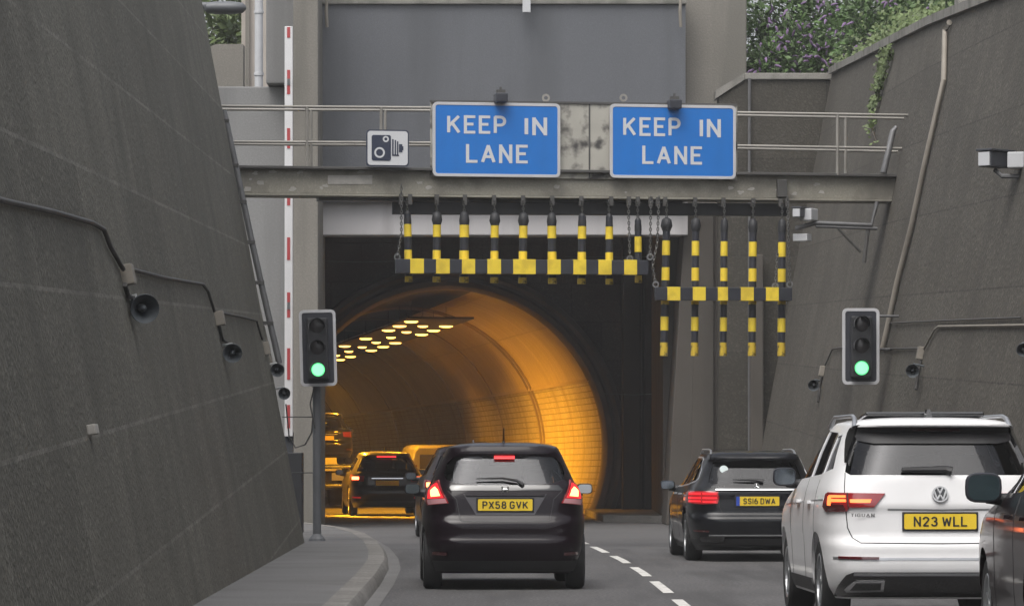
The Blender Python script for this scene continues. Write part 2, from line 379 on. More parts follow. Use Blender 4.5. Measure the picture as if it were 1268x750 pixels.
# right pier: leaning inner edge below the lintel
zt = 6.3
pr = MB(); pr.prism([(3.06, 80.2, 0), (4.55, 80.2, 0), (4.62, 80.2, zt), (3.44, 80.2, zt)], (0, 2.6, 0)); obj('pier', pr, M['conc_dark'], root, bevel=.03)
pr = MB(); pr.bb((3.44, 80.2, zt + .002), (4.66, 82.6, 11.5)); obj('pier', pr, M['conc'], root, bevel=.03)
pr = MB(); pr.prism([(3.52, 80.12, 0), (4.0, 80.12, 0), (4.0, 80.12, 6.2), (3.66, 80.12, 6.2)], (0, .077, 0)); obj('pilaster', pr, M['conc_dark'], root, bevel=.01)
# recess: roof, side cheeks
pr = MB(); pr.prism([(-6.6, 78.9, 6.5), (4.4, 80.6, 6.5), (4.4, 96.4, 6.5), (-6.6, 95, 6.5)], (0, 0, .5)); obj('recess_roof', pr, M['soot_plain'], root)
pr = MB(); pr.prism([(3.1, 82.8, 0), (3.6, 82.8, 0), (3.6, 95.6, 0), (3.25, 95.6, 0)], (0, 0, 6.49)); obj('recess_cheek', pr, M['conc_dark'], root)
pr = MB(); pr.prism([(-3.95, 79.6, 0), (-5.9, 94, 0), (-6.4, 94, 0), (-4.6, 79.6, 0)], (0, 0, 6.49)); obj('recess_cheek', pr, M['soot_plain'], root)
# return wall between right pier and right retaining wall, with sloped shoulder
rw = thing('return_wall', 'dark rough return wall with thin coping beside the right pier', 'wall', (5.2, 79.3, 0))
a = P(890, 125, 79.2); b = P(922, 99, 79.2)
pts = [(a.x, 79.2, 0), (8.2, 79.2, 0), (8.2, 79.2, b.z), (b.x, 79.2, b.z), (a.x, 79.2, P(890, 114, 79.2).z)]
m_ = MB(); m_.prism(pts, (0, .7, 0)); o = obj('wall_face', m_, M['wall_ret'], rw); set_uv(o, lambda c: (c.x + 2.1, c.z + .4))
m_ = MB(); m_.bb((b.x, 79.14, b.z + .003), (6.45, 79.95, b.z + .13)); obj('coping', m_, M['coping'], rw, bevel=.015)
p0 = P(886, 116, 79.2); m_ = MB(); m_.prism([(p0.x, 79.15, p0.z - .1), (b.x - .005, 79.15, b.z), (b.x - .005, 79.15, b.z + .13), (p0.x, 79.15, p0.z + .06)], (0, .75, 0)); obj('coping', m_, M['coping'], rw)
m_ = MB(); m_.tube([P(928, 97, 79.12), P(928, 560, 79.12)], .03); obj('downpipe', m_, M['steel'], rw)
m_ = MB(); m_.bb((P(926, 0, 79.1).x + .03, 78.75, 0), (P(944, 0, 79.1).x, 79.19, 5.3)); obj('shadow_band', m_, M['conc_dark'], rw, bevel=.03)  # dark block stands in for a band of shadow on the wall

# portal face with the bore hole, in the plane square to the bore (yaw 6.7 deg)
ya = math.atan(.118); U = Vector((math.cos(ya), math.sin(ya), 0)); N_ = Vector((-math.sin(ya), math.cos(ya), 0))
C0 = axis(0)
def bore(ang, r, t=0.0):                                  # ang 0 = right, 90 = crown
    c = axis(t); return c + U * (r * math.cos(ang)) + Vector((0, 0, r * math.sin(ang)))
a0 = -math.asin(min(1, (TZ + .3) / TR)); NA = 48
angs = [a0 + (math.pi - 2 * a0) * i / NA for i in range(NA + 1)]
tun = thing('tunnel_portal', 'sooty brick tunnel mouth with a rounded arch ring and orange lit tiled bore', 'tunnel', C0.copy() - Vector((0, 0, TZ)))
def rect_hit(ang, r=None):                                # ray from the axis to the face outline
    c, s_ = math.cos(ang), math.sin(ang); L = 1e9
    if c > 0: L = min(L, 4.9 / c)
    if c < 0: L = min(L, -4.6 / c)
    if s_ > 0: L = min(L, (6.49 - TZ) / s_)
    if s_ < 0: L = min(L, -(TZ + .3) / s_)
    return L
m_ = MB(); vs = []
A2 = sorted(set(angs + [math.atan2(6.49 - TZ, 4.9), math.pi - math.atan2(6.49 - TZ, 4.6)]))
for an in A2: vs += [bore(an, 4.0), bore(an, max(4.0, rect_hit(an)))]
m_.add(vs, [(2 * i, 2 * i + 1, 2 * i + 3, 2 * i + 2) for i in range(len(A2) - 1)])
n0 = len(m_.v)
o = obj('face_wall', m_, M['sooty'], tun); L0 = tun.location
set_uv(o, lambda c: ((c.x + L0.x), c.z))
prof = [(3.66, .25), (3.66, -.10), (3.74, -.20), (3.86, -.22), (3.92, -.14), (3.98, -.14), (4.06, -.22), (4.16, -.18), (4.2, .02)]
m_ = MB(); vs = []; k = len(prof)
for an in angs: vs += [bore(an, r) + N_ * d for r, d in prof]
m_.add(vs, [(i * k + j, i * k + j + 1, (i + 1) * k + j + 1, (i + 1) * k + j) for i in range(NA) for j in range(k - 1)])
obj('arch_ring', m_, M['ring'], tun, smooth=.7)
# lining: lower tiles, upper panels, crown and left haunch coloured dark as unlit
ts = list(np.arange(0, 151, 2.5))
def lining(name, i0, i1, m, flip):
    mm = MB(); vs = []
    for t in ts: vs += [bore(angs[i], TR, t) for i in range(i0, i1 + 1)]
    k_ = i1 - i0 + 1
    mm.add(vs, [(a * k_ + j, a * k_ + j + 1, (a + 1) * k_ + j + 1, (a + 1) * k_ + j) for a in range(len(ts) - 1) for j in range(k_ - 1)])
    ob = obj(name, mm, m, tun, clean=False); me = ob.data; uv = me.uv_layers.new(name="UVMap")
    for lp in me.loops:
        vi = lp.vertex_index; a = vi // k_; j = vi % k_ + i0
        uv.data[lp.index].uv = ((angs[j] * TR, ts[a]) if flip else (ts[a], angs[j] * TR))
    for f in me.polygons: f.use_smooth = True
    return ob
sp = min(range(NA + 1), key=lambda i: abs(angs[i] - R_(24)))
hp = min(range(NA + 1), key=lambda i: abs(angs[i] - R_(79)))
lining('tiled_wall', 0, sp, M['tile'], False)
lining('upper_lining', sp, hp, M['tunnelup'], False)
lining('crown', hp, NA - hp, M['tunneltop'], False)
lining('upper_lining', NA - hp, NA - sp, M['tunneltop'], False)  # left side coloured dark as unlit, unlike the right
lining('tiled_wall', NA - sp, NA, M['tile'], False)
m_ = MB(); m_.add([bore(an, TR + .05, 150) for an in angs], [list(range(NA + 1))]); obj('end_wall', m_, M['soot_plain'], tun)
for t in (10.7, 11.3, 19, 28, 37, 46, 55, 64):            # lining joints
    mm = MB(); vs = []; q = .045 if t < 12 else .018
    for an in angs: vs += [bore(an, TR + .01, t), bore(an, TR - q, t + .02), bore(an, TR - q, t + .14), bore(an, TR + .01, t + .16)]
    mm.add(vs, [(i * 4 + j, i * 4 + j + 1, i * 4 + 5 + j, i * 4 + 4 + j) for i in range(NA) for j in range(3)])
    obj('lining_joint', mm, M['jointm'], tun)
mm = MB(); vs = []                                        # ledge at the springing
for sgn in (0, 1):
    vs = []
    for t in ts:
        an = angs[sp] if sgn == 0 else angs[NA - sp]
        vs += [bore(an, TR + .01, t), bore(an, TR - .05, t) + Vector((0, 0, .0)), bore(an, TR - .05, t) + Vector((0, 0, .07)), bore(an, TR + .01, t) + Vector((0, 0, .07))]
    mm.add(vs, [(i * 4 + j, i * 4 + j + 1, i * 4 + 5 + j, i * 4 + 4 + j) for i in range(len(ts) - 1) for j in range(3)])
obj('wall_ledge', mm, M['tunnelup'], tun)
mb = MB(); vs = []
for t in ts:
    c = axis(t); z = c.z - TZ - .004
    if t == 0: c = axis(0); z = .004
    vs += [c + U * -3.5 + Vector((0, 0, z - c.z)), c + U * 3.5 + Vector((0, 0, z - c.z))]
mb.add(vs, [(2 * i, 2 * i + 1, 2 * i + 3, 2 * i + 2) for i in range(len(ts) - 1)]); struct('tunnel_road', mb, M['road_far'])
# cables across the dark face
for (x0, y0, x1, y1, r) in ((394, 323, 500, 323, .008), (700, 318, 850, 316, .008), (748, 487, 820, 487, .01)):
    m_ = MB(); a = P(x0, y0, 93.2); b = P(x1, y1, 93.4); m_.tube([a, (a + b) / 2 - Vector((0, 0, .03)), b], r, 6)
    tag(obj('wall_cable', m_, M['steel']), {394: 'thin cable across the dark portal wall at the left, beside the left pier', 700: 'thin cable across the dark portal wall behind the right end of the left bar', 748: 'low thin cable on the dark wall right of the bore'}[x0], 'cable')
for (px, wd) in ((782, .42), (806, .3)):                  # pilasters on the sooty face
    m_ = MB(); a = P(px, 0, 93.6); m_.bb((a.x - wd / 2, 93.4, 0), (a.x + wd / 2, 95.2, 6.48)); obj('pilaster', m_, M['conc_dark'] if wd > .4 else M['soot_plain'], tun, bevel=.03)
# sodium lamps under the crown: three rows
def tlamp(t, off, kind, idx):
    c = axis(t); p = c + U * (off + .06); p.z = c.z + 3.05
    lab = {'l': 'left', 'c': 'middle', 'r': 'right'}[kind]
    r = thing('tunnel_lamp', 'orange sodium lamp in the %s row under the tunnel crown' % lab, 'lamp', p, ya, '%s row of tunnel lamps' % lab)
    hb = MB(); hb.box((0, 0, .02), (.22, .26, .03)); obj('housing', hb, M['tunneltop'], r, local=True, bevel=.02)
    wd = .13 if kind == 'c' else .17
    lb = MB(); lb.lathe([(.02, -.008), (wd * .6, -.004), (wd * .9, .012), (wd, .03), (wd, .036)], Matrix.Translation((0, 0, -.035)), 20); obj('lens', lb, M['lamp'], r, local=True)
    bt = MB(); bt.box((0, 0, .28), (.009, .009, .42)); obj('bracket', bt, M['tunneltop'], r, local=True)
    if (t < 13 and kind != 'c') or (kind == 'l' and 15 < t < 24):
        al = bpy.data.lights.new('sodium', 'AREA'); al.shape = 'DISK'; al.size = .3; al.energy = 120; al.color = (1, .425, .02); al.spread = R_(150)
        ao = bpy.data.objects.new('sodium', al); COL.objects.link(ao); ao.parent = r; ao.location = (0, 0, -.09)
        if t > 13: al.energy = 230
mm = MB(); vs = []
for t in np.arange(3.2, 92.1, 3.0):
    c = axis(float(t)) + U * .17
    for a, b in ((-.8, 3.10), (.8, 3.10), (.8, 3.15), (-.8, 3.15)): vs.append(c + U * a + Vector((0, 0, b)))
k = len(vs) // 4
mm.add(vs, [(i * 4 + j, i * 4 + (j + 1) % 4, i * 4 + 4 + (j + 1) % 4, i * 4 + 4 + j) for i in range(k - 1) for j in range(4)] + [(0, 1, 2, 3), (4 * k - 1, 4 * k - 2, 4 * k - 3, 4 * k - 4)])
obj('lamp_tray', mm, M['tunneltop'], tun)
i = 0
for t in (6.5, 9.5, 12.5, 19.5, 23, 26.5, 33, 36.5, 40, 46.5, 50, 53.5, 60, 64): tlamp(t, .58, 'r', i)
for t in (3.5, 6.5, 9.5, 16, 22.5, 28.5, 33, 37, 41): tlamp(t, -.58, 'l', i)
for t in np.arange(6.5, 56, 4.2): tlamp(float(t), 0, 'c', i)
# entrance boost lights, on the left haunch just inside the mouth, aimed across at the right wall
for k, t in enumerate((3.0, 6.0, 9.2, 1.6)):
    p = bore(R_(150), TR - .18, t)
    r = thing('flood_lamp', 'sodium flood lamp high on the left side just inside the bore', 'lamp', p, ya, 'flood lamps inside the bore')
    hb = MB(); hb.box((0, 0, 0), (.16, .5, .3)); obj('housing', hb, M['steel'], r, local=True, bevel=.02)
    lb = MB(); lb.box((.09, 0, -.01), (.02, .44, .24)); obj('lens', lb, M['boost'], r, local=True)
    al = bpy.data.lights.new('flood', 'AREA'); al.shape = 'RECTANGLE'; al.size = .44; al.size_y = .24; al.energy = 92; al.color = (1, .425, .02); al.spread = R_(78)
    ao = bpy.data.objects.new('flood', al); COL.objects.link(ao); ao.parent = r; ao.location = (.12, 0, 0)
    if k >= 3: al.energy = 800; al.spread = R_(58)
    tgt = (Vector((1, .22, -.34)) if k < 3 else Vector((.42, -.60, -.75))).normalized(); ao.rotation_euler = (-tgt).to_track_quat('Z', 'Y').to_euler()

# ------------------------------------------------------------------ gantry over the road (yawed with the curve)
YG = math.atan(MS); GY0 = 60.0
def G(px, py, d=0.0):                                     # point on the gantry plane, d metres nearer the camera
    return PL(px, py, GY0 - d, MS)
gs = lambda px: PL(px, HZ, GY0, MS).y / FP                # metres per photo pixel there
GR = Matrix.Rotation(YG, 3, 'Z'); GN = GR @ Vector((0, 1, 0)); GU = GR @ Vector((1, 0, 0))
def gslab(mb_, x0, x1, yt, yb, d, th):                    # slab on the gantry plane: front face d nearer, thickness th
    mb_.prism([G(x0, yt, d), G(x1, yt, d), G(x1, yb, d), G(x0, yb, d)], GN * th); return mb_
def gslab4(mb_, c4, d, th):
    mb_.prism([G(x, y, d) for x, y in c4], GN * th); return mb_
gan = thing('sign_gantry', 'weathered steel girder gantry with handrails spanning the road between the two walls', 'gantry', G(700, 230), 0)
m_ = MB(); gslab4(m_, [(298, 208), (1112, 219), (1112, 247), (298, 239)], 0, .5); obj('girder', m_, M['beam'], gan, bevel=.01)
m_ = MB(); gslab4(m_, [(296, 204.5), (1113, 215.5), (1113, 219), (296, 208)], .12, .75); obj('top_flange', m_, M['flange'], gan, bevel=.008)
m_ = MB(); gslab4(m_, [(296, 239), (1113, 247), (1113, 249.5), (296, 241.5)], .06, .62); obj('bottom_flange', m_, M['beam'], gan, bevel=.006)
m_ = MB(); gslab4(m_, [(395, 242), (845, 246), (845, 252), (395, 248)], -.25, .3); obj('lower_channel', m_, M['steel'], gan)
m_ = MB(); gslab(m_, 406, 461, 217, 228, .008, .006); obj('blank_plate', m_, M['flake'], gan)
random.seed(3)
for px, py in ((310, 222), (306, 234), (316, 214), (338, 213), (322, 226), (362, 234), (372, 213), (398, 233), (446, 213), (404, 230), (905, 233), (917, 238), (968, 226), (962, 235), (984, 240), (1018, 238), (1012, 228), (930, 234), (520, 226), (531, 233), (690, 231), (775, 238)):
    q = []; r0 = random.uniform(.012, .035); n = 9
    for i in range(n):
        a = 2 * math.pi * i / n; r = r0 * random.uniform(.5, 1.4)
        q.append(G(px, py, .006) + GU * (r * 1.7 * math.cos(a)) + Vector((0, 0, r * math.sin(a))))
    m_ = MB(); m_.prism(q, GN * .005); obj('paint_flake', m_, M['flake'], gan)
m_ = MB(); gslab4(m_, [(533, 125.5), (913, 130), (913, 224), (533, 219)], .05, .04); obj('sign_backing', m_, M['cream'], gan, bevel=.004)
m_ = MB(); gslab4(m_, [(533, 124), (913, 128.5), (913, 131), (533, 126.5)], .07, .08); obj('backing_edge', m_, M['flange'], gan)
m_ = MB(); gslab4(m_, [(729, 129), (731, 129), (731, 221), (729, 221)], .056, .005); obj('backing_seam', m_, M['flange'], gan)
for px in (676, 772):
    m_ = MB(); m_.lathe([(.03, 0), (.06, 0), (.06, .03), (.03, .03)], Matrix.Translation(G(px, 121.5)) @ Matrix.Rotation(R_(90), 4, 'X'), 14, close=True); obj('lifting_eye', m_, M['rail'], gan)
for (x0, ya_, x1, yb_, d) in ((270, 131.5, 533, 133.5, .10), (270, 135.5, 533, 137, -.5), (283, 175.5, 533, 177, .10), (275, 178.5, 533, 180, -.5),
                              (913, 139.5, 1135, 143, .10), (913, 143, 1127, 147, -.5), (913, 180.5, 1124, 184, .10), (913, 184, 1118, 188, -.5)):
    m_ = MB(); m_.tube([G(x0, ya_, d), G(x1, yb_, d)], .021, 10); obj('handrail', m_, M['rail'], gan, smooth=.8)
for px, y0, y1, d in ((380, 133, 206, .1), (385, 136, 206, -.5), (472, 133, 206, .1), (477, 137, 206, -.5), (1037, 142, 217, .1), (1047, 145, 217, -.5)):
    m_ = MB(); m_.tube([G(px, y0, d), G(px, y1, d)], .024, 10); obj('handrail_post', m_, M['rail'], gan, smooth=.8)
m_ = MB(); m_.tube([G(1135, 143, .1), G(1118, 190, .1), G(1112, 216, .1)], .014, 8); obj('end_strut', m_, M['conduit'], gan)
m_ = MB(); m_.tube([G(1110, 157, .1), G(1106, 162, .1), G(1094, 214, .1)], [.03, .045, .05], 10); obj('end_strut', m_, M['steel'], gan, smooth=.8)
# crash gantry beam for the hanging bars
m_ = MB(); gslab4(m_, [(487, 249.5), (976, 252), (976, 267), (487, 265)], -.14, .16); obj('hanger_beam', m_, M['dark'], gan, bevel=.01)
for px in (497, 508, 541, 576, 612, 648, 684, 720, 757, 779, 790, 806, 815, 824, 861, 896, 933, 967, 975):
    m_ = MB(); gslab(m_, px - 2.5, px + 2.5, 240 + (px - 490) * .012, 253 + (px - 490) * .006, .09, .06); obj('hanger_lug', m_, M['flange'], gan)
m_ = MB(); gslab(m_, 963, 975, 222, 244, .1, .09); obj('hanger_lug', m_, M['flange'], gan, bevel=.01)
# sloping cable ladder down the left wall end
cl = thing('cable_trunking', 'long grey cable trunking leaning down the end of the left retaining wall', 'trunking', P(310, 270, 58.65))
m_ = MB(); m_.tube([P(277, 137, 58.7), P(292, 206, 58.7), P(312, 300, 58.7), P(330, 380, 58.7), P(346, 450, 58.7)], .045, 8); obj('pipe', m_, M['steel'], cl, smooth=.8)
m_ = MB(); m_.tube([P(271, 140, 58.8), P(287, 212, 58.8), P(304, 296, 58.8), P(318, 372, 58.8), P(336, 452, 58.8)], .03, 8); obj('pipe', m_, M['conduit'], cl, smooth=.8)
for y in (150, 205, 250, 300, 350, 400):
    x = np.interp(y, [137, 206, 300, 380, 450], [277, 292, 312, 330, 346]); m_ = MB(); m_.box(P(x - 3, y, 58.7), (.16, .1, .05)); obj('clamp', m_, M['flange'], cl)

# text helper: mesh lettering fitted to a width and a cap height, built in local x-z, facing -y
def letters(txt, width, cap, bold=.0, depth=.004, space=1.0):
    cu = bpy.data.curves.new("lettering", 'FONT'); cu.body = txt; cu.size = 1; cu.align_x = 'LEFT'; cu.offset = bold; cu.space_character = space; cu.resolution_u = 4
    o = bpy.data.objects.new("lettering", cu); COL.objects.link(o); dg = bpy.context.evaluated_depsgraph_get(); dg.update()
    me = bpy.data.meshes.new_from_object(o.evaluated_get(dg)); vs = [v.co.copy() for v in me.vertices]; fs = [list(p.vertices) for p in me.polygons]
    bpy.data.objects.remove(o); bpy.data.curves.remove(cu); bpy.data.meshes.remove(me)
    x0 = min(v.x for v in vs); x1 = max(v.x for v in vs); y0 = min(v.y for v in vs); y1 = max(v.y for v in vs)
    vs = [Vector(((v.x - (x0 + x1) / 2) / (x1 - x0) * width, 0, (v.y - (y0 + y1) / 2) / (y1 - y0) * cap)) for v in vs]
    mb_ = MB(); n = len(vs); mb_.add(vs, fs)
    return mb_
def _arc(cx, cy, rx, ry, a, b, n=10): return [(cx + rx * math.cos(R_(a + (b - a) * i / n)), cy + ry * math.sin(R_(a + (b - a) * i / n))) for i in range(n + 1)]
GLY = {
 'K': (.58, [[(0, 0), (0, 1)], [(.56, 1), (.02, .40)], [(.20, .585), (.58, 0)]]), 'E': (.48, [[(.48, 1), (0, 1), (0, 0), (.48, 0)], [(0, .52), (.43, .52)]]),
 'P': (.54, [[(0, 0), (0, 1), (.30, 1)] + _arc(.30, .74, .24, .26, 90, -90)[1:] + [(0, .48)]]), 'I': (.0, [[(0, 0), (0, 1)]]), 'N': (.56, [[(0, 0), (0, 1), (.56, 0), (.56, 1)]]),
 'L': (.46, [[(0, 1), (0, 0), (.46, 0)]]), 'A': (.62, [[(0, 0), (.31, 1), (.62, 0)], [(.11, .31), (.51, .31)]]), 'X': (.56, [[(0, 0), (.56, 1)], [(0, 1), (.56, 0)]]),
 'V': (.58, [[(0, 1), (.29, 0), (.58, 1)]]), 'W': (.78, [[(0, 1), (.17, 0), (.39, .85), (.61, 0), (.78, 1)]]), 'U': (.54, [[(0, 1), (0, .27)] + _arc(.27, .27, .27, .27, 180, 360)[1:] + [(.54, 1)]]), 'T': (.54, [[(0, 1), (.54, 1)], [(.27, 1), (.27, 0)]]),
 'D': (.54, [[(.27, 1), (0, 1), (0, 0), (.27, 0)] + _arc(.27, .27, .27, .27, -90, 0)[1:] + _arc(.27, .73, .27, .27, 0, 90)]),
 'G': (.54, [_arc(.27, .73, .27, .27, 20, 180) + _arc(.27, .27, .27, .27, 180, 360) + [(.54, .46), (.30, .46)]]),
 'S': (.52, [_arc(.26, .745, .26, .255, 15, 180) + _arc(.26, .745, .26, .235, 180, 270)[1:] + _arc(.26, .255, .26, .255, 90, 0)[1:] + _arc(.26, .255, .26, .255, 0, -165)[1:]]),
 '5': (.52, [[(.48, 1), (.04, 1), (.02, .55)] + _arc(.25, .30, .27, .30, 125, -155)]), '8': (.52, [_arc(.26, .76, .22, .24, -90, 270, 16), _arc(.26, .26, .26, .26, 90, 450, 16)]),
 '6': (.52, [_arc(.26, .30, .26, .30, 90, 450, 16), _arc(.36, .42, .36, .58, 180, 95, 8)]), '1': (.0, [[(0, 0), (0, 1)]]),
 '2': (.52, [_arc(.26, .73, .26, .27, 170, -20) + [(.02, .0), (.52, 0)]]), '3': (.52, [_arc(.25, .76, .23, .24, 160, -90) + _arc(.25, .26, .27, .26, 90, -160)[1:]])}
def strokes(txt, width, cap, sw=.18, gap=.20, word=.62):
    """lettering built of flat strokes, fitted to a width and a cap height; local x-z, facing -y"""
    x = 0; mb_ = MB(); k = 0
    for ch in txt:
        if ch == ' ': x += word; continue
        gw, paths = GLY[ch]
        for path in paths:
            for (a, b) in zip(path[:-1], path[1:]):
                a = Vector((a[0] + x, 0, a[1])); b = Vector((b[0] + x, 0, b[1])); d = (b - a).normalized(); n = Vector((-d.z, 0, d.x)) * sw / 2
                e = d * (sw / 2 if len(path) < 6 and (abs(d.x) < .02 or abs(d.z) < .02) and len(path) > 2 else sw * .18); a = a - e; b = b + e; y = -.00012 * (k % 5); k += 1
                mb_.add([a + n + Vector((0, y, 0)), a - n + Vector((0, y, 0)), b - n + Vector((0, y, 0)), b + n + Vector((0, y, 0))], [(0, 1, 2, 3)])
        x += gw + gap + sw
    vs = mb_.v; x0 = min(v.x for v in vs); x1 = max(v.x for v in vs); z0, z1 = -sw * .5, 1 + sw * .5
    mb_.v = [Vector(((v.x - (x0 + x1) / 2) / (x1 - x0) * width, v.y, (min(max(v.z, z0), z1) - (z0 + z1) / 2) / (z1 - z0) * cap)) for v in vs]
    for v in mb_.v: pass
    return mb_
def shift(mb_, d, R=None):
    d = Vector(d)
    for i, v in enumerate(mb_.v): mb_.v[i] = (R @ v if R is not None else v) + d
    return mb_
def rrect(w_, h_, r, n=5):
    q = []
    for cx, cz, a in ((w_ / 2 - r, h_ / 2 - r, 0), (-w_ / 2 + r, h_ / 2 - r, 90), (-w_ / 2 + r, -h_ / 2 + r, 180), (w_ / 2 - r, -h_ / 2 + r, 270)):
        for k in range(n + 1):
            t = R_(a + 90 * k / n); q.append(Vector((cx + r * math.cos(t), 0, cz + r * math.sin(t))))
    return q
def plate_mb(w_, h_, r, y0, y1):
    m2 = MB(); q = rrect(w_, h_, r); m2.prism([v + Vector((0, y0, 0)) for v in q], (0, y1 - y0, 0)); return m2
def ringplate(wo, ho, ro, wi, hi, ri, y0, y1, n=5):       # rounded frame
    a = rrect(wo, ho, ro, n); b = rrect(wi, hi, ri, n); k = len(a); m2 = MB()
    vs = [v + Vector((0, y0, 0)) for v in a] + [v + Vector((0, y0, 0)) for v in b] + [v + Vector((0, y1, 0)) for v in a] + [v + Vector((0, y1, 0)) for v in b]
    fs = []
    for i in range(k):
        j = (i + 1) % k; fs += [(i, j, k + j, k + i), (2 * k + i, 3 * k + i, 3 * k + j, 2 * k + j), (i, 2 * k + i, 2 * k + j, j), (k + i, k + j, 3 * k + j, 3 * k + i)]
    m2.add(vs, fs); return m2
def keep_sign(x0, x1, y0, y1, lab, tx, lamp):
    c = G((x0 + x1) / 2, (y0 + y1) / 2, .13); s_ = gs((x0 + x1) / 2); W_ = (x1 - x0) * s_; H_ = (y1 - y0) * s_
    r = thing('road_sign', lab, 'sign', c, YG, 'blue lane signs on the gantry')
    obj('panel', plate_mb(W_ - .08, H_ - .08, .05, 0, .05), M['blue'], r, local=True)
    obj('border', ringplate(W_, H_, .07, W_ - .085, H_ - .085, .04, -.006, .05), M['wtrim'], r, local=True, bevel=.003)
    for txt, xa, xb_, ya_, yb_ in tx:
        t = strokes(txt, (xb_ - xa) * s_, (yb_ - ya_) * s_); shift(t, (((xa + xb_) / 2 - (x0 + x1) / 2) * s_, -.004, ((y0 + y1) / 2 - (ya_ + yb_) / 2) * s_))
        obj('lettering', t, M['white'], r, local=True)
    lx, ly = lamp; q = G(lx, ly - 3, .2)
    l = thing('sign_lamp', 'small black lamp box clipped over the top edge of the %s blue sign' % ('left' if lx < 700 else 'right'), 'lamp', q, YG, 'lamps over the blue signs')
    b_ = MB(); b_.box((0, 0, -.02), (.18, .26, .14)); obj('housing', b_, M['navy'], l, local=True, bevel=.02)
    b_ = MB(); b_.box((0, 0, .075), (.12, .14, .05)); b_.box((.0, 0, .12), (.03, .03, .05)); obj('bracket', b_, M['flange'], l, local=True)
    b_ = MB(); b_.box((0, .16, .0), (.04, .12, .05)); obj('arm', b_, M['flange'], l, local=True)
keep_sign(535, 695, 127.5, 219, 'blue KEEP IN LANE sign nearest the camera warning plate', [('KEEP', 553, 627, 143.5, 166), ('IN', 650, 678.5, 145, 167), ('LANE', 576.5, 654, 179, 202)], (620, 123))
keep_sign(754, 913, 130, 221, 'blue KEEP IN LANE sign over the two right hand lanes', [('KEEP', 770.5, 843, 146, 169), ('IN', 867, 894, 147, 169.5), ('LANE', 794.5, 870, 181, 203.5)], (835, 131))
# speed camera sign
c = G(480, 183.5, .2); s_ = gs(480)
r = thing('camera_sign', 'small square white sign with black speed camera symbol on the handrail', 'sign', c, YG)
obj('panel', plate_mb(53 * s_, 45 * s_, .05, 0, .03), M['signnavy'], r, local=True)
obj('face', plate_mb(50 * s_, 42 * s_, .045, -.006, 0), M['white'], r, local=True)
def cs(x, y): return (x - 480) * s_, (183.5 - y) * s_
def prect(x0, y0, x1, y1, ya_=-.012, yb_=-.006, rr=.008):
    m2 = plate_mb((x1 - x0) * s_, (y1 - y0) * s_, rr, ya_, yb_); a, b = cs((x0 + x1) / 2, (y0 + y1) / 2); return shift(m2, (a, 0, b))
def pring(x, y, ro, ri, y0=-.016, y1=-.011):
    m2 = MB(); a, b = cs(x, y); m2.lathe([(ri * s_, 0), (ro * s_, 0), (ro * s_, y1 - y0), (ri * s_, y1 - y0)], Matrix.Translation((a, y1, b)) @ Matrix.Rotation(R_(90), 4, 'X'), 24, close=True); return m2
mm = prect(460, 167.5, 484, 199, rr=.03); obj('symbol', mm, M['signnavy'], r, local=True)
obj('symbol', pring(469.8, 189.2, 6.6, 4.4), M['white'], r, local=True)
obj('symbol', pring(477.6, 172.5, 3.8, 1.9), M['white'], r, local=True)
mm = MB()
for (x0, y0, x1, y1) in ((485.5, 172.5, 487.3, 193), (488.7, 173.5, 490.3, 192), (491.6, 175, 493.2, 192), (485.5, 191.5, 494, 193), (494, 178.5, 498.2, 188.5), (498.2, 181, 499.5, 186)):
    q = prect(x0, y0, x1, y1, rr=.001); mm.add(q.v, q.f)
obj('symbol', mm, M['signnavy'], r, local=True)

# ------------------------------------------------------------------ hanging height bars and tubes
def chain(mb_, pts, size=.026, r=.006):
    pts = [Vector(p) for p in pts]; L = sum((pts[i + 1] - pts[i]).length for i in range(len(pts) - 1)); n = max(2, int(L / (size * 1.5)))
    for k in range(n):
        d = (k + .5) / n * L; i = 0
        while i < len(pts) - 2 and d > (pts[i + 1] - pts[i]).length: d -= (pts[i + 1] - pts[i]).length; i += 1
        t = (pts[i + 1] - pts[i]).normalized(); c = pts[i] + t * d; sd = t.cross(Vector((0, 1, 0)) if k % 2 else Vector((1, 0, 0))).normalized()
        q = [c + t * size * math.cos(a) + sd * size * .55 * math.sin(a) for a in [2 * math.pi * j / 8 for j in range(8)]]
        mb_.tube(q + [q[0]], r, 4, cap=False)
def striped(x_t, x_b, bands, yt, cap_w, wpx, label, grp, d, hang):
    """one tube hanging on a short chain; bands = [(y0, y1, material)]"""
    base = G(x_b, bands[-1][1], d); r = thing('striped_tube', label, 'hanging tube', base, 0, grp); s_ = gs(x_t); rad = wpx * s_ / 2
    X = lambda y: np.interp(y, [yt, bands[-1][1]], [x_t, x_b])
    m2 = MB(); m2.tube([G(X(yt + 1), yt + 1, d), G(X(bands[-1][1] - .5), bands[-1][1] - .5, d)], rad * .93, 14); obj('tube', m2, M['navy'], r, smooth=.8)
    m2 = MB(); m2.tube([G(X(yt - 3), yt - 3, d), G(X(yt), yt, d), G(X(yt + 8), yt + 8, d), G(X(yt + 14), yt + 14, d)], [rad * .35, rad * cap_w * .8, rad * cap_w, rad], 14); obj('cap', m2, M['dark'], r, smooth=.8)
    for y0, y1, mm_ in bands:
        m2 = MB(); m2.tube([G(X(y0), y0, d), G(X(y1), y1, d)], rad, 16); obj('yellow_band', m2, mm_, r, smooth=.8)
    m2 = MB(); chain(m2, [G(hang, 246 + (x_t - 490) * .008, .11), G(X(yt - 3), yt - 3, d)], .026, .009); obj('chain', m2, M['chain'], r)
ordn = ['first', 'second', 'third', 'fourth', 'fifth', 'sixth', 'seventh', 'eighth', 'ninth']
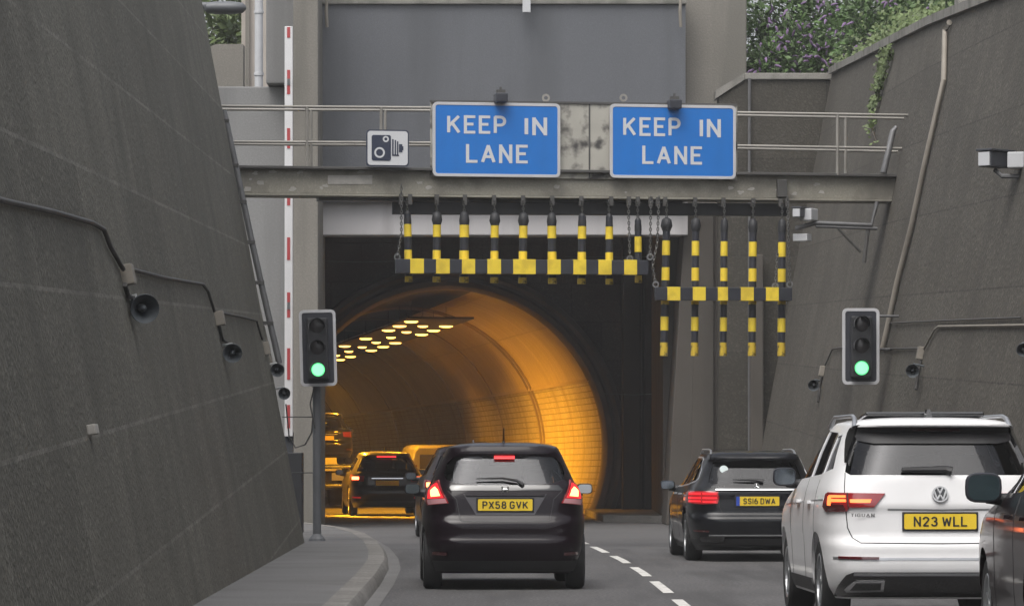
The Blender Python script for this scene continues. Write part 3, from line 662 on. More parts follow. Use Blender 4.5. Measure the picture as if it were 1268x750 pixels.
L9 = [(504.5, 506, 9.5), (540.5, 540.5, 10), (575.5, 574.5, 12), (612.5, 612, 10), (647.5, 647, 10.5), (683.5, 684, 11), (720.5, 720, 10.5), (755, 754.5, 9.5), (790, 790.5, 9)]
for i, (a, b, wd) in enumerate(L9):
    dy = i * .45; a += [0, .6, -.5, .3, .8, -.4, .5, -.6, 0][i]
    if i < 8: bands = [(277.5 + dy, 293 + dy, M['yellow']), (309.5 + dy, 323 + dy, M['yellow']), (342 + dy, 349 + dy, M['yellow_worn'])]; yt = 264 + dy
    else: bands = [(293, 312, M['yellow']), (341, 350, M['yellow_worn'])]; yt = 272
    lab = 'striped tube hanging behind the left height bar, %s from left of the nine' % ordn[i]
    striped(a, b, bands, yt, [1.0, 1.35, 1.1, 1.4, 1.35, 1.15, 1.0, .95, 1.0][i], wd, lab, 'striped tubes behind the left height bar', .04, a - 1)
R5 = [(825.5, 822, 10), (861.5, 860, 9.5), (897, 895.5, 9), (932.5, 931, 10), (968.5, 967.5, 10)]
for i, (a, b, wd) in enumerate(R5):
    dy = i * .5
    bands = [(298 + dy, 316 + dy, M['yellow']), (331 + dy, 347 + dy, M['yellow']), (372, 377, M['yellow_worn']), (392 + dy, 409 + dy, M['yellow']), (424, 440.5, M['yellow_worn'])]
    striped(a, b, bands, 272 + dy, [1.5, 1.4, 1.1, 1.2, 1.1][i], wd, 'long striped tube crossing the lower right height bar, %s from left of the five' % ordn[i], 'long striped tubes of the right height bar', .04, a)
def bar(x0, x1, yt, yb, slope, sq, label, ch):
    c = G((x0 + x1) / 2, (yt + yb) / 2, .1); r = thing('height_bar', label, 'height bar', c)
    f = lambda x: (x - x0) * slope
    m2 = MB(); gslab4(m2, [(x0, yt), (x1, yt + f(x1)), (x1, yb + f(x1)), (x0, yb)], .25, .13); obj('beam', m2, M['navy'], r, bevel=.008)
    for a, b in sq:  # yellow squares
        m2 = MB(); gslab4(m2, [(a, yt + f(a) - .5), (b, yt + f(b) - .5), (b, yb + f(b) + .3), (a, yb + f(a) + .3)], .253, .136); obj('yellow_panel', m2, M['yellow'], r, bevel=.004)
    for pts in ch:
        m2 = MB(); chain(m2, [G(x, y, .2) for x, y in pts], .028, .008); obj('chain', m2, M['chain'], r)
        m2 = MB(); e = G(*pts[-1], .2); m2.lathe([(.028, 0), (.052, 0), (.052, .02), (.028, .02)], Matrix.Translation(e + Vector((0, .01, 0))) @ Matrix.Rotation(R_(90), 4, 'X'), 12, close=True); obj('shackle', m2, M['chain'], r)
bar(490.5, 803, 320.5, 338, .006, [(508, 525), (540, 557), (572, 588.5), (603.5, 620.5), (635.5, 663.5), (678, 694.5), (710, 726), (741, 757.5), (773, 789)],
    'black hanging height bar with nine yellow panels over the tunnel mouth, at left', [[(497, 228), (497, 290), (492, 318)], [(778, 250), (780, 320)], [(806, 243), (805, 318)]])
bar(812, 981, 355.5, 371.5, .004, [(826.5, 842.5), (858, 874), (889, 901.5), (917.5, 933.5), (948.5, 964.5)],
    'lower black hanging height bar with five yellow panels, at right over the right lane', [[(816, 243), (814, 300), (808, 330), (812, 352)], [(975, 243), (978, 352)], [(963, 310), (960, 354)]])

# ------------------------------------------------------------------ traffic signals
def signal(px0, px1, py0, py1, Y, label, tilt=0.0):
    s_ = Y / FP; c = P((px0 + px1) / 2, (py0 + py1) / 2, Y); W_ = (px1 - px0) * s_; H_ = (py1 - py0) * s_
    r = thing('traffic_signal', label, 'traffic light', c, 0, 'traffic signals showing green')
    Rm = Matrix.Rotation(tilt, 3, 'Y')
    def ob(n, mb_, m, **k): 
        for i, v in enumerate(mb_.v): mb_.v[i] = Rm @ v
        return obj(n, mb_, m, r, local=True, **k)
    ob('backboard', plate_mb(W_ - .05, H_ - .05, .05, 0, .03), M['navy'])
    ob('border', ringplate(W_, H_, .07, W_ - .085, H_ - .085, .035, -.006, .036), M['wtrim'], bevel=.003)
    b_ = MB(); b_.box((0, -.06, -.01), (W_ * .56, .14, H_ * .80)); ob('head', b_, M['dark'], bevel=.02)
    b_ = MB(); b_.box((0, .1, 0), (W_ * .5, .16, H_ * .75)); ob('rear_case', b_, M['dark'], bevel=.02)
    for k, z in enumerate((.285, .0, -.285)):
        zc = z * H_; rad = .10
        lens = MB(); lens.lathe([(.0, .02), (rad * .5, .017), (rad * .85, .006), (rad, 0), (rad, -.02)], Matrix.Translation((0, -.135, zc)) @ Matrix.Rotation(R_(90), 4, 'X'), 24)
        lo = ob('lens', lens, M['green'] if k == 2 else M['lens_off'], smooth=.8)
        if k == 2: lc = MB(); lc.lathe([(.0, .012), (.06, .010), (.086, .004), (.088, 0)], Matrix.Translation((0, -.15, zc)) @ Matrix.Rotation(R_(90), 4, 'X'), 20); [lc.v.__setitem__(i, Rm @ v) for i, v in enumerate(lc.v)]; obj('lamp_core', lc, M['green_core'], lo, local=True)
        hood = MB(); vs = []; n = 20
        for i in range(n + 1):
            a = R_(-20 + 220 * i / n)
            for rr, yy in ((rad * 1.12, -.13), (rad * 1.12, -.13 - .17 * max(0.15, math.sin(R_(90 * i / (n / 2) if i <= n / 2 else 180 - 90 * (i - n / 2) / (n / 2))))), ):
                vs += [(rr * math.cos(a), yy, zc + rr * math.sin(a)), ((rr + .008) * math.cos(a), yy, zc + (rr + .008) * math.sin(a))]
        fs = []
        for i in range(n):
            o_ = i * 4; fs += [(o_, o_ + 2, o_ + 6, o_ + 4), (o_ + 1, o_ + 5, o_ + 7, o_ + 3), (o_ + 2, o_ + 3, o_ + 7, o_ + 6)]
        hood.add(vs, fs); ob('hood', hood, M['dark'], smooth=.8)
    return r
M['lens_off'] = mat('unlit_lens', (.03, .028, .03), .25)
r = signal(371, 416.5, 383.5, 478, 59.5, 'green traffic light on a grey pole at the end of the left pavement', R_(-1.5))
b0 = P(393.5, 667, 60.0)
m_ = MB(); m_.tube([(b0.x, 59.75, .115), (b0.x, 59.75, .5), (P(392, 478, 59.75).x, 59.75, 3.4)], .062, 14); obj('pole', m_, M['post'], r, smooth=.8)
m_ = MB(); m_.tube([(b0.x, 59.75, .117), (b0.x, 59.75, .15), (b0.x, 59.75, .22)], [.13, .12, .065], 14); obj('base', m_, M['post'], r)
m_ = MB(); m_.tube([P(389, 480, 59.7), P(384, 500, 59.7), P(390, 530, 59.68)], .012, 6); obj('cable', m_, M['cable'], r)
r = signal(1043, 1089, 381.5, 476, 57.0, 'green traffic light fixed on brackets to the right retaining wall')
for py in (391, 432):
    m_ = MB(); a = P(1070, py, 57.15); m_.tube([a, (xbR(57.2) + .19 * a.z + .1, 57.3, a.z)], .018, 8); obj('bracket', m_, M['steel'], r)

# ------------------------------------------------------------------ barrier, loudspeakers, cables, cameras, lamp
c = P(357, 640, 66); bt = thing('boom_barrier', 'raised white barrier arm with red stripes beside the left pier', 'barrier', (c.x, 66, .118))
s_ = 66 / FP; xa = P(352.5, 0, 66).x; xb_ = P(362.5, 0, 66).x
m_ = MB(); m_.bb((xa, 65.97, P(0, 540, 66).z), (xb_, 66.05, P(0, 33, 66).z)); obj('arm', m_, M['barrier_w'], bt, bevel=.01)
for y0, y1 in ((34, 47), (87, 98), (106, 117), (159, 184), (239, 254.5), (294, 322), (362, 374), (383, 393), (431, 470), (501, 530)):
    m_ = MB(); m_.bb((P(355.6, 0, 66).x, 65.963, P(0, y1, 66).z), (P(359.4, 0, 66).x, 65.969, P(0, y0, 66).z)); obj('red_stripe', m_, M['barrier_r'], bt)
for y0, y1 in ((98, 106), (374, 383)):
    m_ = MB(); m_.bb((P(355.8, 0, 66).x, 65.95, P(0, y1, 66).z), (P(359.2, 0, 66).x, 65.969, P(0, y0, 66).z)); obj('arm_lamp', m_, M['steel'], bt)
m_ = MB(); m_.bb((P(354, 0, 66).x, 65.8, .12), (P(375, 0, 66).x, 66.3, P(0, 560, 66).z)); obj('cabinet', m_, M['dark'], bt, bevel=.02)
m_ = MB(); m_.bb((P(352, 0, 66).x, 66.06, P(0, 575, 66).z), (P(363, 0, 66).x, 66.2, P(0, 535, 66).z)); obj('pivot', m_, M['plastic_d'], bt)
def speaker(px, py, rpx, label, side, aim, pitch=-.12):
    on = onL if side < 0 else onR; q = on(px - (side * -1) * 0, py); s_ = q.y / FP; R1 = rpx * s_ * .92; pale = M['hornpale'] if side < 0 else M['horn']
    out = Vector((-side, 0, -.0)); c = q + out * (R1 * 1.05 + .06)
    c = P(px, py, c.y) if True else c
    c.x = q.x + out.x * (R1 + .05); c.y = q.y - .05
    c = P(px, py, c.x / ((px - CX) / FP)) if abs(px - CX) > 1 else c
    r = thing('horn_speaker', label, 'loudspeaker', c, 0, 'horn loudspeakers on the %s wall' % ('left' if side < 0 else 'right'))
    ax = Vector((aim, -1, pitch)).normalized(); Mx = ax.to_track_quat('Z', 'Y').to_matrix().to_4x4()
    h = MB(); h.lathe([(R1 * .30, -.30), (R1 * .34, -.16), (R1 * .62, -.06), (R1 * .93, 0), (R1, .005), (R1 * .98, .02), (R1 * .9, .005), (R1 * .55, -.07), (R1 * .3, -.13)], Mx, 26); obj('horn', h, M['horn'], r, local=True, smooth=.7)
    h = MB(); h.lathe([(.001, .0), (R1 * .2, -.02), (R1 * .26, -.06), (R1 * .26, -.13)], Mx, 16); obj('horn_centre', h, M['horn'], r, local=True, smooth=.7)
    h = MB(); h.lathe([(.05, -.42), (R1 * .42, -.40), (R1 * .42, -.26), (R1 * .3, -.24)], Mx, 18); obj('driver', h, pale, r, local=True, smooth=.7)
    h = MB(); w0 = -ax * .3; wallx = q.x - c.x; h.tube([w0, w0 + Vector((0, .02, R1 * .7)), Vector((wallx + side * .05, w0.y + .04, R1 * .75))], .016, 8); obj('bracket', h, pale, r, local=True)
for i, (px, py, rp, lab) in enumerate([(179, 382, 19, 'largest and nearest horn loudspeaker on the left wall'), (288, 437, 12.5, 'second horn loudspeaker along the left wall with a white back'),
                                       (343.5, 458, 9, 'third small dark horn loudspeaker along the left wall, above the last one'), (352, 487, 8, 'lowest and farthest dark horn loudspeaker at the end of the left wall')]):
    speaker(px, py, rp, lab, -1, [.35, .1, .1, .1][i])
for i, (px, py, rp, lab) in enumerate([(1130, 459, 9, 'horn loudspeaker on the right wall just right of the traffic light'), (1007.5, 477, 7.5, 'small horn loudspeaker low on the right wall left of the traffic light'), (1267, 433, 9, 'horn loudspeaker on the right wall cut by the right frame edge')]):
    speaker(px, py, rp, lab, 1, -.15)
def wbox(px, py, w_, h_, d, side, label, m, name='junction_box'):
    q = (onL if side < 0 else onR)(px, py); s_ = q.y / FP
    m2 = MB(); Rm = Matrix.Rotation(math.atan(.19) * (-1 if side < 0 else 1), 3, 'Y'); L = max(.15, w_ * s_)
    m2.box(q + Vector((-side * d / 2, 0, 0)), (d, .22 if side < 0 else .2, h_ * s_), Rm)
    return tag(obj(name, m2, m, bevel=.01), label, 'box', 'junction boxes on the %s wall' % ('left' if side < 0 else 'right'))
wbox(151, 340, 13, 25, .10, -1, 'pale junction box above the nearest left loudspeaker', M['conduit'])
wbox(267, 394, 9, 18, .10, -1, 'pale junction box above the second left loudspeaker', M['conduit'])
wbox(327, 431, 6, 16, .08, -1, 'pale junction box above the third left loudspeaker', M['conduit'])
wbox(109.5, 531.5, 12, 13, .06, -1, 'small square cream box alone low on the left wall', M['flake'])
wbox(1143, 437, 5, 16, .08, 1, 'grey junction box above the loudspeaker right of the traffic light', M['conduit'])
wbox(1020.5, 459, 5, 13, .08, 1, 'grey junction box above the loudspeaker left of the traffic light', M['conduit'])
def wcable(pts, side, r, label, m, name='wall_cable', off=.03):
    on = onL if side < 0 else onR; m2 = MB(); q = [on(x, y) + Vector((-side * off, 0, 0)) for x, y in pts]; m2.tube(q, r, 8)
    return tag(obj(name, m2, m, smooth=.9), label, 'cable')
wcable([(-60, 232), (0, 249), (60, 262), (110, 276), (124, 284), (132, 305), (148, 333)], -1, .02, 'thick cable along the left wall running to the nearest junction box', M['cable'])
wcable([(157, 333), (200, 344), (248, 352), (254, 360), (262, 385)], -1, .018, 'cable on the left wall between the first and second junction boxes', M['cable'])
wcable([(271, 387), (300, 393), (315, 397), (322, 420)], -1, .016, 'cable on the left wall between the second and third junction boxes', M['cable'])
wcable([(150, 352), (154, 366), (170, 374)], -1, .022, 'short cable dropping to the nearest left loudspeaker', M['cable'])
wcable([(268, 402), (272, 420), (284, 428)], -1, .02, 'short cable dropping to the second left loudspeaker', M['cable'])
wcable([(1330, 402), (1268, 402.5), (1165, 404), (1160, 408), (1147, 432)], 1, .015, 'pale lagged cable on the right wall ending at a junction box', M['conduit'])
wcable([(1140, 431), (1085, 432), (1045, 430), (1033, 432), (1024, 452)], 1, .014, 'thin cable on the right wall passing behind the traffic light', M['cable'])
wcable([(1268, 393), (1190, 396), (1100, 400)], 1, .012, 'thin cable high above the lagged one on the right wall', M['cable'])
wcable([(1143, 446), (1139, 466), (1137, 482)], 1, .02, 'short cable hanging below the junction box right of the traffic light', M['cable'])
wcable([(1020, 466), (1017, 480), (1015, 497)], 1, .018, 'short cable hanging below the junction box left of the traffic light', M['cable'])
q = wcable([(1180, 28), (1174.5, 38), (1173, 100), (1150, 200), (1133, 280), (1115, 350), (1101, 415), (1097, 432)], 1, .042, 'long pale drain conduit running down the right retaining wall', M['conduit'], 'wall_conduit', .05)
q["category"] = 'conduit'
m_ = MB(); q = onR(1180, 20); m_.box(q + Vector((.3, .05, .12)), (.5, .5, .3)); tag(obj('outlet_box', m_, M['coping'], bevel=.03), 'small concrete box on the right wall coping above the long conduit', 'box')
# CCTV on the right wall and one below the gantry
def cctv(c, label, rz, white_front=True, s=1.0):
    r = thing('security_camera', label, 'camera', c, rz, 'security cameras')
    b_ = MB(); b_.box((0, 0, 0), (.22 * s, .5 * s, .22 * s)); obj('housing', b_, M['plastic_d'], r, local=True, bevel=.015)
    b_ = MB(); b_.box((0, .02, .13 * s), (.27 * s, .6 * s, .025)); obj('sun_shield', b_, M['plastic_d'], r, local=True, bevel=.006)
    b_ = MB(); b_.box((0, -.26 * s, .0), (.19 * s, .02, .19 * s)); obj('front_window', b_, M['plastic_w'], r, local=True, bevel=.004)
    return r
q = onR(1262, 200); r = cctv(P(1232, 198, q.y - .1), 'dark camera with a white front on a bracket high on the right wall', R_(-42), s=.85)
b_ = MB(); b_.box((.30, .02, -.02), (.2, .24, .19), Matrix.Rotation(R_(30), 3, 'Z')); obj('power_unit', b_, M['plastic_w'], r, local=True, bevel=.015)
b_ = MB(); b_.tube([(0, 0, -.12), (.1, 0, -.2), (.62, .35, -.22)], .03, 8); obj('bracket', b_, M['steel'], r, local=True)
r = cctv(G(992, 264, .1), 'small pale camera on the pipe arm below the right gantry end', R_(-30), s=.62)
b_ = MB(); b_.box((.08, .1, -.02), (.2, .24, .18)); obj('power_unit', b_, M['plastic_w'], r, local=True, bevel=.015)
b_ = MB(); b_.box((-.03, .1, -.36), (.24, .16, .11)); obj('control_box', b_, M['plastic_w'], r, local=True, bevel=.01)
arm = thing('pipe_arm', 'bent grey pipe arm carrying the small camera under the gantry', 'bracket', G(1050, 270))
m_ = MB(); m_.tube([G(1086, 250, .05), G(1079, 279, .05), G(1010, 276, .05), G(985, 283, .05)], .035, 10); m_.tube([G(1086, 283, .05), G(1010, 280, .05)], .025, 8); obj('pipe', m_, M['steel'], arm, smooth=.8)
m_ = MB(); m_.tube([G(1038, 283, .05), G(1066, 312, .05)], .022, 8); m_.tube([G(1075, 282, .03), G(1070, 325, .03)], .03, 8); obj('strut', m_, M['flange'], arm)
# street lamp behind the left wall
c = P(280, 10, 63); L_ = thing('street_lamp', 'grey street lamp head reaching over the top of the left wall', 'street lamp', (c.x - 2.2, 63, 6))
m_ = MB(); m_.tube([(c.x - 2.2, 63, 2), (c.x - 2.2, 63, c.z - .3), (c.x - 1.6, 63, c.z + .05), (c.x - .25, 63, c.z + .03)], .06, 10); obj('pole', m_, M['post'], L_, smooth=.8)
m_ = MB(); n = 10
for k in range(n + 1):
    pass
m_.tube([c + Vector((x, 0, 0)) for x in (-.34, -.3, -.15, .1, .26, .31)], [.04, .085, .1, .1, .08, .03], 14)
for i, v in enumerate(m_.v): m_.v[i] = Vector((v.x, v.y + (v.y - c.y) * .6, v.z))
obj('lantern', m_, M['post'], L_, smooth=.8)
# hanging cable at the barrier
tag(obj('slack_cable', MB().tube([P(354, 500, 62), P(358, 540, 62), P(366, 554, 62), P(378, 550, 62), P(386, 535, 60.5), P(389, 500, 59.8)], .012, 6), M['cable']), 'slack cable looping between the barrier and the left signal pole', 'cable')
for py, n_ in ((516, 'upper'), (585, 'lower')):
    tag(obj('stay_wire', MB().tube([P(350, py, 60.5), P(393, py, 59.7)], .009, 6), M['cable']), 'thin %s wire stretched to the left signal pole' % n_, 'cable')
# white post and small things on top of the cladding
m_ = MB(); a = FQ(647, -20, 78.8); b = FQ(657, 16.5, 78.8); m_.bb((a.x, a.y - .12, b.z), (b.x, a.y, a.z)); tag(obj('marker_post', m_, M['plastic_w'], bevel=.01), 'short white post hanging over the top of the grey cladding', 'post')
for px, lab in ((843, 'right'), (405, 'left')):
    m_ = MB(); m_.tube([FQ(px, -6, 78.7), FQ(px - 1, 14, 78.7), FQ(px, 34, 78.7)], [.02, .035, .03], 8); tag(obj('hanging_bracket', m_, M['conduit']), 'thin rusty bracket at the top %s corner of the grey cladding' % lab, 'bracket')

# ------------------------------------------------------------------ behind the left wall: parapet, drainpipe, bush; right: buddleia and creeper
pp = thing('parapet', 'short stained concrete parapet behind the left wall under the bush', 'wall', (P(283, 80, 84).x, 84, 8))
m_ = MB(); a = P(250, 108, 84); b = P(301, 56, 84); m_.bb((a.x, 84, 5), (b.x, 84.6, b.z - .1)); m_.prism([(a.x, 84, b.z - .098), (b.x, 84, b.z - .098), (b.x, 84, b.z + .02), (a.x + .3, 84, b.z + .02)], (0, .6, 0)); obj('wall_face', m_, M['conc'], pp)
m_ = MB(); a = P(299, 0, 86); b = P(331, 0, 86); m_.bb((a.x, 86, 4), (b.x + .6, 90, 13)); bl = thing('annex', 'narrow cream rendered building corner with a white drainpipe beside it', 'building', (a.x, 86, 4)); obj('wall', m_, M['brick'], bl)
m_ = MB(); a = P(309, 0, 85.9); m_.bb((a.x - .09, 85.9, 4), (a.x, 85.999, 13)); obj('corner_trim', m_, M['conc'], bl)
m_ = MB(); a = P(320.5, 0, 82); m_.tube([(a.x, 82, 8), (a.x, 82, 12)], .085, 12)
for py in (15, 92): m_.tube([P(320.5, py, 82) + Vector((0, 0, -.03)), P(320.5, py, 82) + Vector((0, 0, .03))], .1, 12)
tag(obj('drainpipe', m_, M['plastic_w'], smooth=.8), 'white vertical drainpipe beside the left pier', 'drainpipe')
def bush(name, label, blobs, nleaf, size, m, grp=None, flowers=0, fm=None, stems=10, shape=2.4, cat='bush'):
    b0 = Vector((sum(b[0][0] for b in blobs) / len(blobs), sum(b[0][1] for b in blobs) / len(blobs), min(b[0][2] - b[1] for b in blobs)))
    r = thing(name, label, cat, b0, 0, grp)
    st = MB()
    for k in range(stems):
        b = random.choice(blobs); e = Vector(b[0]) + Vector([random.gauss(0, .4) * b[1] for _ in range(3)]); s0 = b0 + Vector((random.uniform(-.4, .4), random.uniform(-.3, .3), -.3))
        st.tube([s0, s0.lerp(e, .5) + Vector((random.uniform(-.15, .15), 0, .2)), e], [.03, .02, .006], 5)
    obj('stems', st, M['bark'], r)
    lm = MB()
    vs = []; fs = []
    for k in range(nleaf):
        b = random.choice(blobs); u = Vector((random.gauss(0, 1), random.gauss(0, 1), random.gauss(0, 1))).normalized(); rr = b[1] * random.uniform(.35, 1.05) ** .6 * (1 + .22 * math.sin(7 * u.x + 3 * b[1]) * math.cos(6 * u.z + 2))
        c = Vector(b[0]) + u * rr; d = (u + Vector((random.gauss(0, .6), random.gauss(0, .6), random.gauss(-.25, .5)))).normalized(); sd = d.cross(Vector((random.gauss(0, 1), random.gauss(0, 1), random.gauss(0, 1)))).normalized()
        l = size * random.choice((.55, .8, 1, 1.3, 1.9)); wv = l / shape / 2; i = len(vs); vs += [c, c + d * l * .5 + sd * wv, c + d * l, c + d * l * .5 - sd * wv]; fs.append((i, i + 1, i + 2, i + 3))
    n2 = int(len(fs) * .86); lm.add(vs[:n2 * 4], fs[:n2]); obj('foliage', lm, m, r, clean=False)
    l2 = MB(); l2.add(vs[n2 * 4:], [[i - n2 * 4 for i in f] for f in fs[n2:]]); obj('pale_foliage', l2, M['leaf3'], r, clean=False)
    if flowers:
        fl = MB()
        for k in range(flowers):
            b = random.choice(blobs); u = Vector((random.gauss(0, .8), -abs(random.gauss(0, 1)), random.gauss(.2, .8))).normalized(); c = Vector(b[0]) + u * b[1] * random.uniform(.92, 1.12)
            d = Vector((u.x + random.gauss(0, .4), -.5 + random.gauss(0, .3), random.gauss(.0, .7))).normalized(); l = random.uniform(.10, .22)
            q = [c, c + d * l * .25, c + d * l * .6 + Vector((0, 0, -.01)), c + d * l + Vector((0, 0, -.03))]; fl.tube(q, [.012, .03, .024, .004], 6)
        tag(obj('flower_spikes', fl, fm, r), kind='stuff')
    return r
random.seed(11)
def blobs(spec): return [((P(x, y, Y)), rr) for x, y, Y, rr in spec]
bush('buddleia_bush', 'buddleia bush right against the concrete pier, purple flower spikes', blobs([(940, 55, 81.5, .7), (968, 30, 82, .8), (950, 5, 82.5, .8), (985, 65, 81, .55), (955, 80, 80.6, .45)]), 7000, .10, M['leaf'], 'flowering bushes above the right wall', 105, M['flower'])
bush('buddleia_bush', 'middle buddleia bush with the densest purple spikes above the return wall', blobs([(1010, 40, 81.5, .75), (1030, 10, 82, .8), (1000, 70, 80.6, .5), (1045, 50, 80.5, .6), (1020, 78, 80.2, .35)]), 7000, .10, M['leaf'], 'flowering bushes above the right wall', 125, M['flower'])
bush('buddleia_bush', 'darker buddleia bush over the sloping coping with few flowers', blobs([(1080, 30, 79, .7), (1100, 5, 79, .75), (1070, 55, 78.5, .5), (1120, 25, 78, .5), (1060, 0, 82, .8)]), 6500, .10, M['leaf'], 'flowering bushes above the right wall', 45, M['flower'])
bush('buddleia_bush', 'farthest right bush showing at the top edge above the coping', blobs([(1150, 5, 76, .6), (1175, -10, 75, .6), (1140, -20, 78, .8), (1200, -18, 73, .45)]), 5000, .10, M['leaf'], 'flowering bushes above the right wall', 60, M['flower'])
bush('small_tree', 'leafy green shrub showing between the street lamp and the white drainpipe', blobs([(283, 15, 95, .65), (270, 40, 94, .45), (296, 35, 94, .5), (285, -10, 95, .7), (290, 45, 93.5, .35)]), 1500, .16, M['leaf2'], None, 0, None, 8, 2.0)
# creeper over the coping and down the right wall
def onTop(px):                                            # coping line of the right wall under a photo column
    a, b = 10., 79.
    for _ in range(50):
        c = (a + b) / 2; x = xbR(c) + .19 * TRt(c)
        if x / c * FP + CX > px: a = c
        else: b = c
    return Vector((xbR(a) + .19 * TRt(a), a, TRt(a) + .12))
random.seed(5)
cr = thing('creeper', 'pale green creeper trailing along the right coping and hanging down the wall', 'creeper', onTop(1085))
vs = []; fs = []; st = MB()
def leafq(c, sz):
    n = Vector((random.gauss(-.5, .5), random.gauss(-.7, .4), random.gauss(.5, .5))).normalized(); u = n.cross(Vector((random.gauss(0, 1), random.gauss(0, 1), random.gauss(0, 1)))).normalized(); v = n.cross(u); i = len(vs)
    vs.extend([c - u * sz, c + v * sz * .7, c + u * sz, c - v * sz * .7]); fs.append((i, i + 1, i + 2, i + 3))
for k in range(1500):
    px = random.uniform(1032, 1168); dens = math.exp(-((px - 1105) / 45) ** 2)
    if random.random() > .3 + .7 * dens: continue
    c = onTop(px) + Vector((random.gauss(.15, .2), random.gauss(0, .1), abs(random.gauss(.0, .13)) * (.5 + dens))); leafq(c, random.uniform(.025, .055))
strand = [(1108, 62), (1104, 78), (1098, 95), (1093, 112), (1090, 125), (1085, 133)]; strand2 = [(1088, 140), (1086, 150), (1084, 163), (1089, 176)]
for sd, n_ in ((strand, 260), (strand2, 45), ([(1098, 66), (1096, 90), (1094, 108)], 110)):
    q = [onR(x, y) + Vector((-.05, -.02, 0)) for x, y in sd]; st.tube(q, .01, 5)
    for k in range(n_):
        t = random.random() ** 1.3 * (len(q) - 1); i = min(int(t), len(q) - 2); c = q[i].lerp(q[i + 1], t - i) + Vector((random.gauss(-.04, .04), random.gauss(0, .07), random.gauss(0, .05))); leafq(c, random.uniform(.025, .06))
lm = MB(); lm.add(vs, fs); obj('foliage', lm, M['leaf2'], cr, clean=False); obj('stems', st, M['bark'], cr)

# ------------------------------------------------------------------ vehicles
def paint(name, col, rough=.3, metal=0.0, coat=.45, dirt=.04):
    return mat(name, col, rough, metal, var=.06, scale=3, coat=coat, spec=.1, stain=tuple(c * .8 + .012 for c in col), st_scale=4, st_amt=dirt)
M['p_plum'] = paint('paint_dark_plum', (.007, .003, .006)); M['p_black'] = paint('paint_black', (.006, .0065, .009)); M['p_white'] = paint('paint_white', (.80, .80, .81), .35, dirt=.1)
M['p_maroon'] = paint('paint_dark_maroon', (.010, .004, .005)); M['p_tar'] = paint('paint_dark_grey', (.016, .016, .016)); M['p_van'] = paint('paint_van_white', (.66, .62, .5), .4)
M['trim'] = mat('black_trim', (.016, .016, .018), .55, var=.2, scale=8); M['gloss'] = mat('gloss_black', (.008, .008, .009), .12, coat=1)
M['chrome'] = mat('chrome', (.75, .76, .78), .18, metal=1); M['silver'] = mat('satin_silver', (.45, .46, .48), .35, metal=.8)
M['tyre'] = mat('tyre', (.016, .016, .017), .85, var=.3, scale=15); M['rim'] = mat('alloy', (.33, .34, .35), .35, metal=.8)
M['plate_y'] = mat('plate_yellow', (.85, .60, .035), .5, var=.06, scale=8); M['plate_t'] = mat('plate_black', (.02, .02, .02), .5); M['plate_b'] = mat('plate_blue', (.03, .08, .45), .5)
M['seat'] = mat('seat_cloth', (.035, .034, .037), .9, var=.2, scale=9); M['dash'] = mat('dashboard', (.03, .03, .032), .8)
M['lens_red'] = mat('lens_red', (.26, .012, .016), .12, coat=1); M['lens_pink'] = mat('lens_clear_pink', (.45, .22, .24), .15, coat=1); M['lens_dark'] = mat('lens_dark_red', (.07, .005, .008), .12, coat=1)
M['glow_red'] = emis('tail_glow', (1, .022, .03), 1.0, (.3, .01, .015), .15); M['glow_hot'] = emis('brake_bulb', (1, .20, .06), 7.0, (.5, .1, .1)); M['glow_or'] = emis('led_bar', (1, .16, .03), 1.9, (.5, .1, .05))
M['glow_bar'] = emis('high_brake', (1, .03, .035), 1.6, (.4, .02, .02)); M['glow_soft'] = emis('tail_soft', (1, .03, .04), .16, (.3, .012, .016), .15)
M['gl_rear'] = glass('rear_glass', (.55, .55, .58), 1.5); M['gl_dark'] = glass('privacy_glass', (.09, .095, .105), 1.42); M['gl_side'] = glass('side_glass', (.38, .40, .41), 1.6)
M['mirror'] = mat('mirror_glass', (.22, .25, .29), .1, metal=1); M['sticker'] = mat('sticker', (.50, .58, .58), .5)

